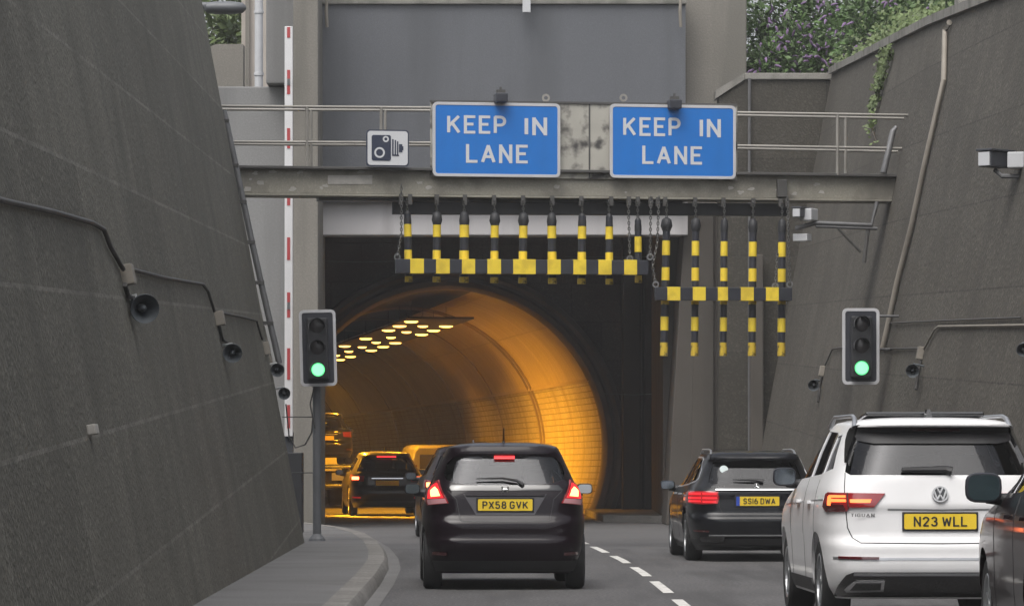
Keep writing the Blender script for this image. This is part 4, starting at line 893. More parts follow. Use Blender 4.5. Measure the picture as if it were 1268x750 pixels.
class Car:
    def __init__(s, name, label, px, scale_px, yaw, Wp, Rp, Fp, z0, z1, z2, npow, paint_, cat='car', dX=0):
        Y = FP / scale_px; s.Y = Y
        s.root = thing(name, label, cat, ((px - CX) / scale_px, Y, 0), R_(yaw)); s.p = paint_
        s.Wp, s.Rp, s.Fp, s.npow = [np.array(q, float) for q in (Wp, Rp, Fp, npow)]; s.z0, s.z1, s.z2 = z0, z1, z2
    def at(s, z):
        f = lambda q: float(sum(np.interp(z + d, q[:, 0], q[:, 1]) * w_ for d, w_ in ((-.02, .2), (-.01, .2), (0, .2), (.01, .2), (.02, .2))))
        return f(s.Wp), f(s.Rp), f(s.Fp), float(np.interp(z, s.npow[:, 0], s.npow[:, 1]))
    def half(s, z, off=0.):                               # right half contour, dense, rear centre -> front centre
        W, R, F, n = s.at(z); W += off; R -= off; F += off
        t = np.concatenate([np.linspace(math.pi / 2, math.pi / 4, 160), np.linspace(math.pi / 4, -math.pi / 4, 260)[1:], np.linspace(-math.pi / 4, -math.pi / 2, 100)[1:]])
        c, q = np.cos(t), np.sin(t); x = W * np.abs(c) ** (2 / n); y = (R + F) / 2 - (F - R) / 2 * np.sign(q) * np.abs(q) ** (2 / n)
        return np.stack([x, y], 1)
    def arc(s, z):
        p = s.half(z); d = np.concatenate([[0], np.cumsum(np.hypot(*np.diff(p, axis=0).T))]); return p, d
    def sx(s, x, z):                                      # arc position of a rear-face x
        p, d = s.arc(z); k = int(np.argmax(p[:, 0])); return math.copysign(float(np.interp(abs(x), p[:k + 1, 0], d[:k + 1])), x)
    def sy(s, y, z, side=-1):                             # arc position of a flank y
        p, d = s.arc(z); return side * float(np.interp(y, p[:, 1], d))
    def pos(s, sv, z, off=0.):
        p, d = s.arc(z); a = abs(sv); x = np.interp(a, d, p[:, 0]); y = np.interp(a, d, p[:, 1])
        x1 = np.interp(a + .02, d, p[:, 0]); y1 = np.interp(a + .02, d, p[:, 1]); x0 = np.interp(max(a - .02, 0), d, p[:, 0]); y0 = np.interp(max(a - .02, 0), d, p[:, 1])
        if a < .02: x0, y0 = -x1, y1
        t = np.array([x1 - x0, y1 - y0]); t /= np.hypot(*t) + 1e-9; n = np.array([t[1], -t[0]])
        x += n[0] * off; y += n[1] * off
        return Vector((math.copysign(x, sv) if sv != 0 else x, y, z))
    def levels(s): return list(np.arange(s.z0, s.z1, .025)) + [s.z1]
    def ring(s, z, off=0., cnt=(34, 60, 12)):
        p = s.half(z, off); d = np.concatenate([[0], np.cumsum(np.hypot(*np.diff(p, axis=0).T))])
        a, b = d[159], d[159 + 259]
        q = np.concatenate([np.linspace(0, a, cnt[0] + 1), np.linspace(a, b, cnt[1] + 1)[1:], np.linspace(b, d[-1], cnt[2] + 1)[1:]])
        x = np.interp(q, d, p[:, 0]); y = np.interp(q, d, p[:, 1]); h = list(zip(x, y))
        return h + [(-x_, y_) for x_, y_ in h[-2:0:-1]]
    def solid(s, zs, off=0., crown=True, Fmax=None):
        m2 = MB(); vs = []; rings = []
        for z in zs: rings.append([(x, min(y, Fmax) if Fmax else y, z) for x, y in s.ring(z, off)])
        top = zs[-1]
        if crown:
            base = s.ring(s.z1, off); W, R, F, n = s.at(s.z1); yc = (R + F) / 2
            for a in (18, 36, 52, 66, 78):
                c = math.cos(R_(a)); sc = .25 + .75 * c; scy = .12 + .88 * c ** .6
                rings.append([(x * sc, yc + (y - yc) * scy, s.z1 + (s.z2 - s.z1) * math.sin(R_(a))) for x, y in base])
        n = len(rings[0])
        for r_ in rings: vs += r_
        fs = [(i * n + j, i * n + (j + 1) % n, (i + 1) * n + (j + 1) % n, (i + 1) * n + j) for i in range(len(rings) - 1) for j in range(n)]
        k = len(rings) - 1
        yc0 = np.mean([v[1] for v in rings[0]]); yck = np.mean([v[1] for v in rings[k]]); b0 = len(vs); vs.append((0, yc0, rings[0][0][2])); vs.append((0, yck, s.z2 if crown else rings[k][0][2]))
        for j in range(n): fs.append((b0, (j + 1) % n, j)); fs.append((b0 + 1, k * n + j, k * n + (j + 1) % n))
        m2.add(vs, fs); return m2
    def body(s, belt, rear_win, side_wins, wind, wheels, wr, hollow_F):
        o = obj('body', s.solid(s.levels()), s.p, s.root, local=True)
        cut = []
        zi = list(np.arange(belt - .28, s.z1 - .03, .04)) + [s.z1 - .03]
        cut.append(obj('cut', s.solid(zi, -.055, False, hollow_F), s.p, s.root, local=True))
        if rear_win:
            y0 = s.at(rear_win[0][1])[1]; m2 = MB(); m2.prism([(x, y0 - .6, z) for x, z in rear_win], (0, 1.25, 0)); cut.append(obj('cut', m2, s.p, s.root, local=True))
        for sw in side_wins:
            m2 = MB(); m2.prism([(-1.5, y, z) for y, z in sw], (3, 0, 0)); cut.append(obj('cut', m2, s.p, s.root, local=True))
        if wind:
            m2 = MB(); m2.prism([(x, hollow_F - .9, z) for x, z in wind], (0, 2.2, 0)); cut.append(obj('cut', m2, s.p, s.root, local=True))
        for y in wheels:
            for sd in (-1, 1):
                m2 = MB(); m2.lathe([(wr + .055, 0), (wr + .055, .5)], Matrix.Translation((sd * (s.at(.45)[0] - .27), y, wr)) @ Matrix.Rotation(R_(90 * sd), 4, 'Y'), 40); cut.append(obj('cut', m2, s.p, s.root, local=True))
        for c in cut:
            md = o.modifiers.new('b', 'BOOLEAN'); md.operation = 'DIFFERENCE'; md.solver = 'EXACT'; md.object = c
        dg = bpy.context.evaluated_depsgraph_get(); me = bpy.data.meshes.new_from_object(o.evaluated_get(dg)); o.modifiers.clear(); o.data = me
        for c in cut: bpy.data.objects.remove(c)
        bm = bmesh.new(); bm.from_mesh(me)
        for f in bm.faces: f.smooth = True
        for e in bm.edges:
            if len(e.link_faces) == 2 and e.calc_face_angle(0) > .5: e.smooth = False
        bm.to_mesh(me); bm.free(); me.materials.clear(); me.materials.append(s.p)
        s.bo = o; return o
    def patch(s, name, poly, m, off=.003, th=.006, parent=None, both=False, res=.03, inn=.02):
        """conformal part: poly = [(arc, z)], proud by off+th"""
        for sg in ((1, -1) if both else (1,)):
            bm = bmesh.new(); vs = [bm.verts.new((a * sg, z, 0)) for a, z in poly]; bm.faces.new(vs)
            bmesh.ops.triangulate(bm, faces=bm.faces)
            xs = [a * sg for a, z in poly]; zs = [z for a, z in poly]
            for ax, lo, hi in ((0, min(xs), max(xs)), (1, min(zs), max(zs))):
                for q in np.arange(math.ceil(lo / res) * res, hi, res):
                    if q - lo < 1e-4 or hi - q < 1e-4: continue
                    co = [0, 0, 0]; co[ax] = q; no = [0, 0, 0]; no[ax] = 1
                    bmesh.ops.bisect_plane(bm, geom=bm.verts[:] + bm.edges[:] + bm.faces[:], dist=1e-5, plane_co=co, plane_no=no)
            bmesh.ops.remove_doubles(bm, verts=bm.verts, dist=1e-4)
            bm.verts.index_update(); m2 = MB(); V = list(bm.verts)
            m2.v = [s.pos(v.co.x, v.co.y, off + th) for v in V]; m2.f = [[v.index for v in f.verts] for f in bm.faces]
            inner = {}
            for e in bm.edges:
                if len(e.link_faces) == 1:
                    idx = []
                    for v in e.verts:
                        if v.index not in inner: inner[v.index] = len(m2.v); m2.v.append(s.pos(v.co.x, v.co.y, off - inn))
                        idx.append(v.index)
                    m2.f.append([idx[0], idx[1], inner[idx[1]], inner[idx[0]]])
            bm.free()
            o = obj(name, m2, m, parent or s.root, local=True, smooth=.7)
        return o
    def rear(s, pts): return [(s.sx(x, z), z) for x, z in pts]
    def flank(s, pts, side=-1): return [(s.sy(y, z, side), z) for y, z in pts]
    def line(s, name, pts, wd, m, parent=None, off=.001):  # thin strip along an (arc, z) polyline
        L = []; Rr = []
        for i, p in enumerate(pts):
            a = Vector(pts[max(i - 1, 0)]); b = Vector(pts[min(i + 1, len(pts) - 1)]); d = (b - a).normalized(); n = Vector((-d.y, d.x)) * wd / 2
            L.append(tuple(Vector(p) + n)); Rr.append(tuple(Vector(p) - n))
        return s.patch(name, L + Rr[::-1], m, off, .001, parent, inn=.004)
    def win(s, name, poly, m, grow=.012, **k):
        c = Vector((sum(a for a, z in poly) / len(poly), sum(z for a, z in poly) / len(poly)))
        q = [tuple(Vector(p) + (Vector(p) - c).normalized() * grow) for p in poly]; return s.patch(name, q, m, -.014, .003, inn=.018, **k)
    def wheels(s, ys, r, wd=.205, inset=.0, spokes=5):
        for y in ys:
            for sd in (-1, 1):
                x = sd * (s.at(.45)[0] - wd / 2 - .012 - inset)
                Mx = Matrix.Translation((x, y, r)) @ Matrix.Rotation(R_(90 * sd), 4, 'Y'); h = wd / 2
                wh = MB(); wh.lathe([(r * .62, -h), (r * .9, -h), (r * .975, -h * .8), (r, -h * .45), (r, h * .45), (r * .975, h * .8), (r * .9, h), (r * .66, h * .96), (r * .62, h * .7)], Mx, 40)
                o = obj('wheel', wh, M['tyre'], s.root, local=True, smooth=.6)
                rm = MB(); rm.lathe([(r * .58, h * .3), (r * .66, h * .9), (r * .64, h * .98), (r * .60, h * .92), (r * .56, h * .5)], Mx, 36, close=True)
                for k in range(spokes):
                    a = 2 * math.pi * k / spokes; q = Matrix.Rotation(a, 4, 'Z')
                    pr_ = [(r * .1, -r * .07), (r * .6, -r * .09), (r * .6, r * .09), (r * .1, r * .07)]
                    rm.prism([Mx @ q @ Vector((u, v, h * .62)) for u, v in pr_], (Mx.to_3x3() @ Vector((0, 0, 1))) * h * .25)
                rm.lathe([(.0, h * .5), (r * .16, h * .5), (r * .16, h * .92), (.0, h * .95)], Mx, 16)
                obj('rim', rm, M['rim'], o, local=True)
    def plate(s, x, z, w_, h_, txt, tw, cap, blue=False, proud=.02):
        y = min(s.pos(s.sx(x, z + d), z + d).y for d in (-h_ / 2, h_ / 2)) - proud
        tilt = 0
        b_ = MB(); b_.box((x, y + .03, z), (w_ + .03, .05, h_ + .03)); ho = obj('number_plate', plate_at(x, y, z, w_, h_), M['plate_y'], s.root, local=True)
        obj('plate_holder', b_, M['trim'], ho, local=True, bevel=.004)
        if blue: b_ = MB(); b_.bb((x - w_ / 2, y - .004, z - h_ / 2), (x - w_ / 2 + .045, y - .001, z + h_ / 2)); obj('blue_band', b_, M['plate_b'], ho, local=True)
        if txt: t = strokes(txt, tw, cap, .18, .16, .28); shift(t, (x + (.02 if blue else 0), y - .003, z)); obj('plate_lettering', t, M['plate_t'], ho, local=True)
    def mirror(s, y, z, side, w_, h_, m, glassm=None, stalk=True, back=0):
        xs = s.pos(s.sy(y, z, side), z).x; x = xs + side * (w_ / 2 + .07)
        h = MB(); vs = []; rings = []; n = 20
        for k, (dy, sc) in enumerate(((-.055, .93), (-.045, 1.0), (0, 1.0), (.05, .93), (.09, .72), (.115, .35))):
            for i in range(n):
                a = 2 * math.pi * i / n; c, q = math.cos(a), math.sin(a); vs.append((x + math.copysign(abs(c) ** .6, c) * w_ / 2 * sc, y + dy, z + math.copysign(abs(q) ** .6, q) * h_ / 2 * sc))
        fs = [(i * n + j, i * n + (j + 1) % n, (i + 1) * n + (j + 1) % n, (i + 1) * n + j) for i in range(5) for j in range(n)] + [list(range(n)), [5 * n + j for j in range(n)][::-1]]
        h.add(vs, fs); o = obj('wing_mirror', h, m, s.root, local=True, smooth=.7)
        g = MB(); q = []
        for i in range(24):
            a = 2 * math.pi * i / 24; c, d = math.cos(a), math.sin(a); q.append((x + math.copysign(abs(c) ** .55, c) * w_ / 2 * .86, y - .062, z + math.copysign(abs(d) ** .55, d) * h_ / 2 * .84))
        g.prism(q, (0, .008, 0)); obj('mirror_glass', g, glassm or M['mirror'], o, local=True)
        st = MB(); st.tube([(xs - side * .04, y + .03, z - h_ * .42), (x - side * w_ * .1, y + .03, z - h_ * .36)], [.05, .035], 10); obj('mirror_arm', st, M['trim'], o, local=True, smooth=.7)
        return o
    def seats(s, ys, floor, top, m=None, xs=(-.36, .36), mid=False):
        for y, zt in ys:
            for x in list(xs) + ([0] if mid and y < 1.4 else []):
                b_ = MB(); b_.box((x, y, (floor + zt - .2) / 2), (.46, .14, zt - .2 - floor)); o = obj('seat', b_, M['seat'], s.root, local=True, bevel=.05)
                b_ = MB(); b_.box((x, y + .02, zt - .08), (.27, .10, .17)); obj('headrest', b_, M['seat'], o, local=True, bevel=.04)
                b_ = MB(); b_.tube([(x - .06, y + .02, zt - .28), (x - .06, y + .02, zt - .1)], .008, 6); obj('headrest_post', b_, M['silver'], o, local=True)
def plate_at(x, y, z, w_, h_): b_ = plate_mb(w_, h_, .012, 0, .006); return shift(b_, (x, y, z))
def mirror_poly(half): return half + [(-x, z) for x, z in half[::-1]]

# --- dark plum hatchback, brake lights on, in the left lane
sc = 121.0; gy = HZ + CAMH * sc
c = Car('hatchback_car', 'dark plum hatchback with brake lights on in the left lane heading into the tunnel', 626, sc, 2.0,
        [(.16, .78), (.25, .82), (.4, .845), (.7, .85), (.85, .838), (.95, .81), (1.06, .765), (1.2, .70), (1.36, .625), (1.46, .57)],
        [(.16, .20), (.2, .13), (.3, .06), (.42, .012), (.50, .0), (.535, .03), (.66, .035), (.70, .045), (.755, .10), (.95, .13), (1.05, .165), (1.37, .40), (1.40, .36), (1.46, .42)],
        [(.16, 3.6), (.25, 3.8), (.5, 3.9), (.68, 3.86), (.78, 3.7), (.92, 3.15), (1.0, 2.85), (1.40, 1.85), (1.46, 1.7)], .17, 1.45, 1.515, [(0, 7), (.9, 7), (1.1, 6), (1.45, 5)], M['p_plum'])
hw = [(.0, 1.075), (.30, 1.075), (.52, 1.10), (.60, 1.13), (.625, 1.19), (.60, 1.29), (.52, 1.365), (.0, 1.375)]
rw_ = [(x, z) for x, z in hw] + [(-x, z) for x, z in hw[-2:0:-1]]
sw1 = [(.62, 1.08), (1.35, 1.05), (1.38, 1.38), (.78, 1.36)]; sw2 = [(1.45, 1.045), (2.35, 1.02), (2.42, 1.06), (1.98, 1.36), (1.48, 1.385)]
wind = mirror_poly([(.0, 1.06), (.62, 1.06), (.52, 1.38), (.0, 1.40)])
c.body(1.02, rw_, [sw1, sw2], wind, (.6, 3.1), .30, 2.75)
c.win('rear_window', c.rear(rw_), M['gl_rear'])
for sd in (-1, 1):
    for q in (sw1, sw2): c.win('side_window', c.flank(q, sd), M['gl_side'])
g = MB(); g.prism([(x, c.at(z)[2] - .03, z) for x, z in wind], (0, .005, 0)); obj('windscreen', g, M['gl_side'], c.root, local=True)
c.patch('rear_window_surround', c.rear([(-.60, 1.02), (.60, 1.02), (.55, 1.075), (-.55, 1.075)]), M['gloss'], .002, .003)
# tall lamps in the pillars
tl = [(.575, .89), (.775, .865), (.80, .93), (.785, 1.02), (.735, 1.08), (.67, 1.13), (.655, 1.05), (.61, .96)]
o1 = c.patch('tail_light', [(c.sx(x, z), z) for x, z in tl], M['lens_red'], .004, .014)
o2 = c.patch('tail_light', [(c.sx(-x, z), z) for x, z in tl], M['lens_red'], .004, .014)
for o, s_ in ((o1, 1), (o2, -1)):
    c.patch('brake_bulb', [(s_ * c.sx(x, z), z) for x, z in [(.655, .965), (.74, .955), (.745, 1.02), (.70, 1.06), (.675, 1.03)]], M['glow_hot'], .018, .004, o)
    c.patch('glow_lens', [(s_ * c.sx(x, z), z) for x, z in [(.625, .945), (.775, .935), (.765, 1.02), (.725, 1.075), (.68, 1.10), (.665, 1.05)]], M['glow_red'], .015, .0045, o)
    c.patch('clear_lens', [(s_ * c.sx(x, z), z) for x, z in [(.59, .893), (.77, .872), (.782, .925), (.61, .937)]], M['lens_pink'], .016, .004, o)
c.patch('high_brake_light', c.rear([(-.105, 1.345), (.105, 1.345), (.105, 1.375), (-.105, 1.375)]), M['glow_bar'], .012, .012)
# tailgate plate recess, handle bar, bumper details
c.patch('plate_recess', c.rear([(-.43, .985), (-.30, .77), (.30, .77), (.43, .985)]), mat('plum_recess', (.045, .04, .048), .4, coat=.5), .002, .003)
c.patch('tailgate_handle', c.rear([(-.40, .965), (.40, .965), (.42, .995), (-.42, .995)]), M['p_plum'], .004, .022)
c.line('tailgate_seam', c.rear([(-.60, 1.03), (-.50, .93), (-.46, .72), (-.43, .705), (0, .70), (.43, .705), (.46, .72), (.50, .93), (.60, 1.03)]), .008, M['trim'])
c.patch('lower_skirt', c.rear([(-.70, .19), (.70, .19), (.74, .30), (-.74, .30)]), M['trim'], .003, .008)
c.patch('reflector', c.rear([(.60, .355), (.74, .36), (.74, .39), (.60, .385)]), M['lens_dark'], .003, .006, both=True)
c.plate(0.0, .872, .56, .118, 'PX58 GVK', .47, .077)
# wiper, emblem, aerial, mirrors
b_ = MB(); p = lambda x, z, o=.03: c.pos(c.sx(x, z), z, o); b_.tube([p(.19, 1.075), p(.12, 1.12), p(-.02, 1.145), p(-.30, 1.14)], [.022, .014, .011, .006], 8); obj('wiper', b_, M['trim'], c.root, local=True)
b_ = MB()
for pts in ([(-.03, 1.055), (-.022, .995)], [(.03, 1.055), (.022, .995)]): b_.tube([p(x, z, .012) for x, z in pts], .011, 6)
b_.tube([p(-.022, 1.03, .012), p(.022, 1.03, .012)], .008, 6); obj('emblem', b_, M['chrome'], c.root, local=True)
yr = .62; b_ = MB(); b_.tube([(0, yr, 1.47), (0, yr + .02, 1.53), (0, yr - .04, 1.66)], [.022, .01, .006], 8); obj('aerial', b_, M['trim'], c.root, local=True)
c.mirror(2.30, 1.02, 1, .17, .115, M['p_plum'], mat('mirror_pale_reflection', (.42, .44, .47), .25, coat=1)); c.mirror(2.30, 1.02, -1, .17, .115, M['p_plum'])  # right mirror glass coloured pale in place of its reflection
c.seats([(.95, 1.22), (1.85, 1.28)], .75, 1.2, mid=False)
b_ = MB(); b_.box((0, 2.72, .93), (1.25, .4, .22)); obj('dashboard', b_, M['dash'], c.root, local=True, bevel=.05)
b_ = MB(); b_.box((-.0, 2.05, 1.30), (.22, .03, .065)); obj('interior_mirror', b_, M['trim'], c.root, local=True, bevel=.01)
c.wheels((.6, 3.1), .30, .19)
for y0 in (1.42, 2.42): c.line('door_seam', c.flank([(y0, .30), (y0, 1.03)]), .008, M['trim'])

# --- black estate in the right lane
sc = 95.5
c = Car('estate_car', 'black estate car with chrome tailgate strip in the right lane before the tunnel', 938, sc, 1.6,
        [(.14, .80), (.25, .86), (.5, .90), (.75, .905), (.88, .89), (.96, .85), (1.02, .80), (1.29, .665), (1.40, .60)],
        [(.14, .22), (.2, .10), (.3, .03), (.45, .0), (.55, .0), (.585, .02), (.62, .075), (.75, .09), (.80, .10), (.90, .10), (.93, .12), (1.0, .17), (1.30, .42), (1.335, .36), (1.40, .44)],
        [(.14, 4.4), (.25, 4.6), (.5, 4.7), (.68, 4.62), (.8, 4.2), (.93, 3.5), (.98, 3.3), (1.34, 2.45), (1.40, 2.25)], .145, 1.39, 1.445, [(0, 6), (.9, 6), (1.1, 5), (1.4, 5)], M['p_black'])
hw = [(0, 1.01), (.58, 1.01), (.615, 1.03), (.60, 1.10), (.545, 1.275), (.52, 1.30), (0, 1.315)]
rw_ = hw + [(-x, z) for x, z in hw[-2:0:-1]]
sw0 = [(.62, 1.05), (1.12, 1.02), (1.15, 1.30), (1.05, 1.325), (.85, 1.30)]; sw1 = [(1.2, 1.01), (1.98, .985), (2.0, 1.34), (1.22, 1.33)]; sw2 = [(2.08, .98), (2.95, .965), (3.0, 1.0), (2.55, 1.29), (2.4, 1.335), (2.09, 1.34)]
wind = mirror_poly([(0, 1.0), (.66, 1.0), (.56, 1.33), (0, 1.35)])
c.body(.98, rw_, [sw0, sw1, sw2], wind, (.92, 3.76), .325, 3.2)
c.win('rear_window', c.rear(rw_), M['gl_dark'])
for sd in (-1, 1):
    for q in (sw0, sw1, sw2):
        c.win('side_window', c.flank(q, sd), M['gl_dark'])
    c.line('chrome_window_line', c.flank([(3.02, .965), (2.0, .97), (1.1, 1.0), (.62, 1.04), (.56, 1.08), (.66, 1.2), (.85, 1.33), (1.1, 1.355), (2.1, 1.36), (2.5, 1.33)], sd), .022, M['silver'])
g = MB(); g.prism([(x, c.at(z)[2] - .03, z) for x, z in wind], (0, .005, 0)); obj('windscreen', g, M['gl_side'], c.root, local=True)
tl = [(.50, .775), (.52, .755), (.70, .745), (.86, .765), (.885, .81), (.885, .90), (.84, .918), (.60, .918), (.52, .905), (.485, .84)]
for s_ in (1, -1):
    o = c.patch('tail_light', [(s_ * (c.sx(x, z) if x < .8 else c.sx(x * .985, z) + (x - .8) * 1.6), z) for x, z in tl], M['lens_red'], .004, .012)
    for (xa, xb2, za, zb) in ((.525, .69, .872, .894), (.52, .69, .818, .838), (.53, .69, .772, .788), (.715, .89, .872, .894), (.715, .90, .818, .838), (.715, .89, .778, .794)):
        c.patch('light_bar', [(s_ * (c.sx(min(x, .8), z) + max(0, x - .8) * 1.6), z) for x, z in ((xa, za), (xb2, za), (xb2, zb), (xa, zb))], M['glow_red'], .013, .006, o)
    c.patch('inner_glow', [(s_ * (c.sx(min(x, .8), z) + max(0, x - .8) * 1.6), z) for x, z in ((.51, .755), (.90, .765), (.91, .91), (.50, .91))], M['glow_soft'], .011, .0055, o)
c.patch('chrome_strip', c.rear([(-.53, .928), (.53, .928), (.53, .948), (-.53, .948)]), M['silver'], .01, .016)
c.line('tailgate_seam', c.rear([(-.56, 1.0), (-.50, .93), (-.49, .72), (-.45, .635), (0, .63), (.45, .635), (.49, .72), (.50, .93), (.56, 1.0)]), .008, M['trim'])
c.patch('bumper_panel', c.rear([(-.80, .215), (.80, .215), (.83, .30), (-.83, .30)]), M['trim'], .003, .008)
c.patch('chrome_strip', c.rear([(-.62, .335), (.62, .335), (.62, .352), (-.62, .352)]), M['chrome'], .006, .012)
for s_ in (1, -1): c.patch('exhaust_trim', [(s_ * c.sx(x, z), z) for x, z in [(.44, .25), (.70, .26), (.74, .325), (.42, .325)]], M['gloss'], .006, .008)
c.patch('reflector', c.rear([(.62, .385), (.80, .39), (.80, .41), (.62, .405)]), M['lens_dark'], .003, .006, both=True)
c.plate(.01, .787, .56, .118, 'SS16 DWA', .42, .077, True)
p = lambda x, z, o=.03: c.pos(c.sx(x, z), z, o)
b_ = MB(); b_.tube([p(.09, 1.04), p(.0, 1.06), p(-.30, 1.065)], [.03, .018, .006], 8); obj('wiper', b_, M['trim'], c.root, local=True)
b_ = MB(); b_.lathe([(.034, 0), (.042, 0), (.042, .006), (.034, .006)], Matrix.Translation(p(0, .982, .012)) @ Matrix.Rotation(R_(90), 4, 'X'), 20, close=True)
for k in range(3):
    a = R_(90 + 120 * k); b_.tube([p(0, .982, .014), p(.036 * math.cos(a), .982 + .036 * math.sin(a), .014)], .004, 6)
obj('emblem', b_, M['chrome'], c.root, local=True)
t = letters('C 220 d', .17, .03, .01); shift(t, p(-.50, .972, .006)); obj('badge_lettering', t, M['chrome'], c.root, local=True)
b_ = MB(); b_.lathe([(0, 0), (.055, 0), (.055, .003), (0, .003)], Matrix.Translation(p(-.41, 1.20, -.004)) @ Matrix.Rotation(R_(62), 4, 'X'), 20); obj('window_sticker', b_, M['sticker'], c.root, local=True)
for s_ in (-1, 1):
    b_ = MB(); x = s_ * .545; b_.tube([(x * 1.02, .62, 1.39), (x, .78, 1.44), (x, 1.1, 1.455), (x, 2.2, 1.455), (x, 2.42, 1.40)], .015, 8); obj('roof_rail', b_, M['silver'], c.root, local=True, smooth=.8)
c.patch('roof_spoiler', c.rear([(-.55, 1.325), (.55, 1.325), (.54, 1.365), (-.54, 1.365)]), M['p_black'], .01, .035)
for sd in (-1, 1): c.mirror(2.85, .98, sd, .20, .125, M['p_black'])
c.seats([(1.05, 1.2), (2.15, 1.24)], .72, 1.2, mid=True)
c.wheels((.92, 3.76), .325, .22)
for y0 in (1.16, 2.04, 3.05): c.line('door_seam', c.flank([(y0, .30), (y0, .98)]), .008, M['trim'])
for y0 in (1.35, 2.25): c.patch('door_handle', c.flank([(y0, .86), (y0 + .2, .86), (y0 + .2, .885), (y0, .885)]), M['silver'], .004, .03)

# --- white SUV, right lane, nearer
sc = 155.0
c = Car('suv_car', 'white SUV with roof rails and red and orange tail light, in the right lane', 1166, sc, 1.7,
        [(.22, .84), (.32, .885), (.5, .91), (.8, .925), (.98, .92), (1.1, .89), (1.2, .85), (1.4, .775), (1.6, .685), (1.64, .655)],
        [(.22, .25), (.3, .12), (.38, .05), (.45, .01), (.54, .0), (.57, .012), (.66, .012), (.69, .04), (.72, .09), (.94, .10), (.965, .085), (1.2, .135), (1.58, .37), (1.61, .26), (1.64, .30)],
        [(.22, 4.2), (.32, 4.4), (.5, 4.49), (.75, 4.46), (.9, 4.3), (1.05, 3.7), (1.14, 3.25), (1.58, 2.5), (1.64, 2.3)], .225, 1.63, 1.69, [(0, 7), (1.0, 7), (1.2, 5.5), (1.64, 4.2)], M['p_white'])
hw = [(0, 1.22), (.70, 1.22), (.735, 1.245), (.71, 1.35), (.665, 1.55), (.63, 1.585), (.4, 1.60), (0, 1.605)]
rw_ = hw + [(-x, z) for x, z in hw[-2:0:-1]]
sw0 = [(.62, 1.27), (1.02, 1.23), (1.06, 1.53), (.86, 1.55)]; sw1 = [(1.1, 1.225), (1.85, 1.20), (1.88, 1.58), (1.14, 1.565)]; sw2 = [(1.94, 1.195), (2.86, 1.17), (2.9, 1.21), (2.4, 1.55), (1.96, 1.585)]
wind = mirror_poly([(0, 1.2), (.72, 1.2), (.62, 1.55), (0, 1.57)])
c.body(1.18, rw_, [sw0, sw1, sw2], wind, (.90, 3.58), .35, 3.1)
c.win('rear_window', c.rear(rw_), M['gl_dark'])
for sd in (-1, 1):
    for q in (sw0, sw1, sw2): c.win('side_window', c.flank(q, sd), M['gl_dark'])
    c.patch('pillar_trim', c.flank([(1.03, 1.24), (1.09, 1.235), (1.13, 1.56), (1.07, 1.55)], sd), M['gloss'], .002, .003); c.patch('pillar_trim', c.flank([(1.86, 1.205), (1.93, 1.20), (1.95, 1.585), (1.89, 1.585)], sd), M['gloss'], .002, .003)
g = MB(); g.prism([(x, c.at(z)[2] - .03, z) for x, z in wind], (0, .005, 0)); obj('windscreen', g, M['gl_side'], c.root, local=True)
c.patch('rear_window_blade', c.rear([(-.715, 1.32), (-.68, 1.51), (-.645, 1.60), (-.60, 1.625), (-.62, 1.55)]), M['gloss'], .004, .02)
c.patch('rear_window_blade', c.rear([(.715, 1.32), (.68, 1.51), (.645, 1.60), (.60, 1.625), (.62, 1.55)]), M['gloss'], .004, .02)
c.patch('window_header', c.rear([(-.62, 1.50), (-.5, 1.475), (.5, 1.475), (.62, 1.50), (.63, 1.61), (-.63, 1.61)]), M['trim'], .002, .004)
c.patch('high_brake_light', c.rear([(-.19, 1.575), (.19, 1.575), (.19, 1.59), (-.19, 1.59)]), M['lens_dark'], .008, .01)
c.patch('roof_spoiler', c.rear([(-.60, 1.608), (.60, 1.608), (.57, 1.632), (-.57, 1.632)]), M['p_white'], .006, .02)
S_ = lambda x, z: c.sx(min(x, .84), z) + max(0, x - .84) * 1.9
tl = [(.44, 1.075), (.53, .965), (.72, .96), (.735, .93), (.90, .925), (.945, .965), (.90, 1.07), (.86, 1.082)]
for s_ in (1, -1):
    o = c.patch('tail_light', [(s_ * S_(x, z), z) for x, z in tl], M['lens_red'], .004, .012)
    c.patch('dark_lens', [(s_ * S_(x, z), z) for x, z in [(.74, .935), (.90, .93), (.935, .965), (.925, .99), (.76, .985)]], M['lens_dark'], .013, .005, o)
    for q in ([(.74, 1.005), (.84, 1.005), (.845, .975), (.875, .975), (.865, 1.045), (.845, 1.06), (.74, 1.06), (.74, 1.04), (.835, 1.04), (.838, 1.03), (.74, 1.028)],):
        c.patch('light_bar', [(s_ * S_(x, z), z) for x, z in q], M['glow_or'], .014, .006, o)
    c.patch('light_bar', [(s_ * S_(x, z), z) for x, z in [(.56, 1.0), (.71, 1.0), (.71, 1.028), (.55, 1.028)]], M['glow_or'], .014, .006, o)
    c.line('light_divider', [(s_ * S_(.725, .962), .962), (s_ * S_(.725, 1.08), 1.08)], .008, M['trim'], o, .02)
c.line('tailgate_seam', c.rear([(-.735, 1.24), (-.735, .80), (-.70, .72), (-.64, .68), (0, .675), (.64, .68), (.70, .72), (.735, .80), (.735, 1.24)]), .008, M['trim'])
c.line('tailgate_crease', c.rear([(-.42, .945), (0, .94), (.42, .945)]), .014, M['silver'])
c.line('bumper_strip', c.rear([(-.84, .555), (-.4, .55), (0, .55), (.4, .55), (.84, .555)]), .022, M['silver'])
c.patch('reflector', c.rear([(.50, .548), (.80, .552), (.80, .572), (.50, .568)]), M['lens_dark'], .006, .008, both=True)
c.patch('lower_bumper', c.rear([(-.80, .24), (.80, .24), (.80, .30), (.745, .42), (.69, .445), (-.69, .445), (-.745, .42), (-.80, .30)]), M['gloss'], .003, .006)
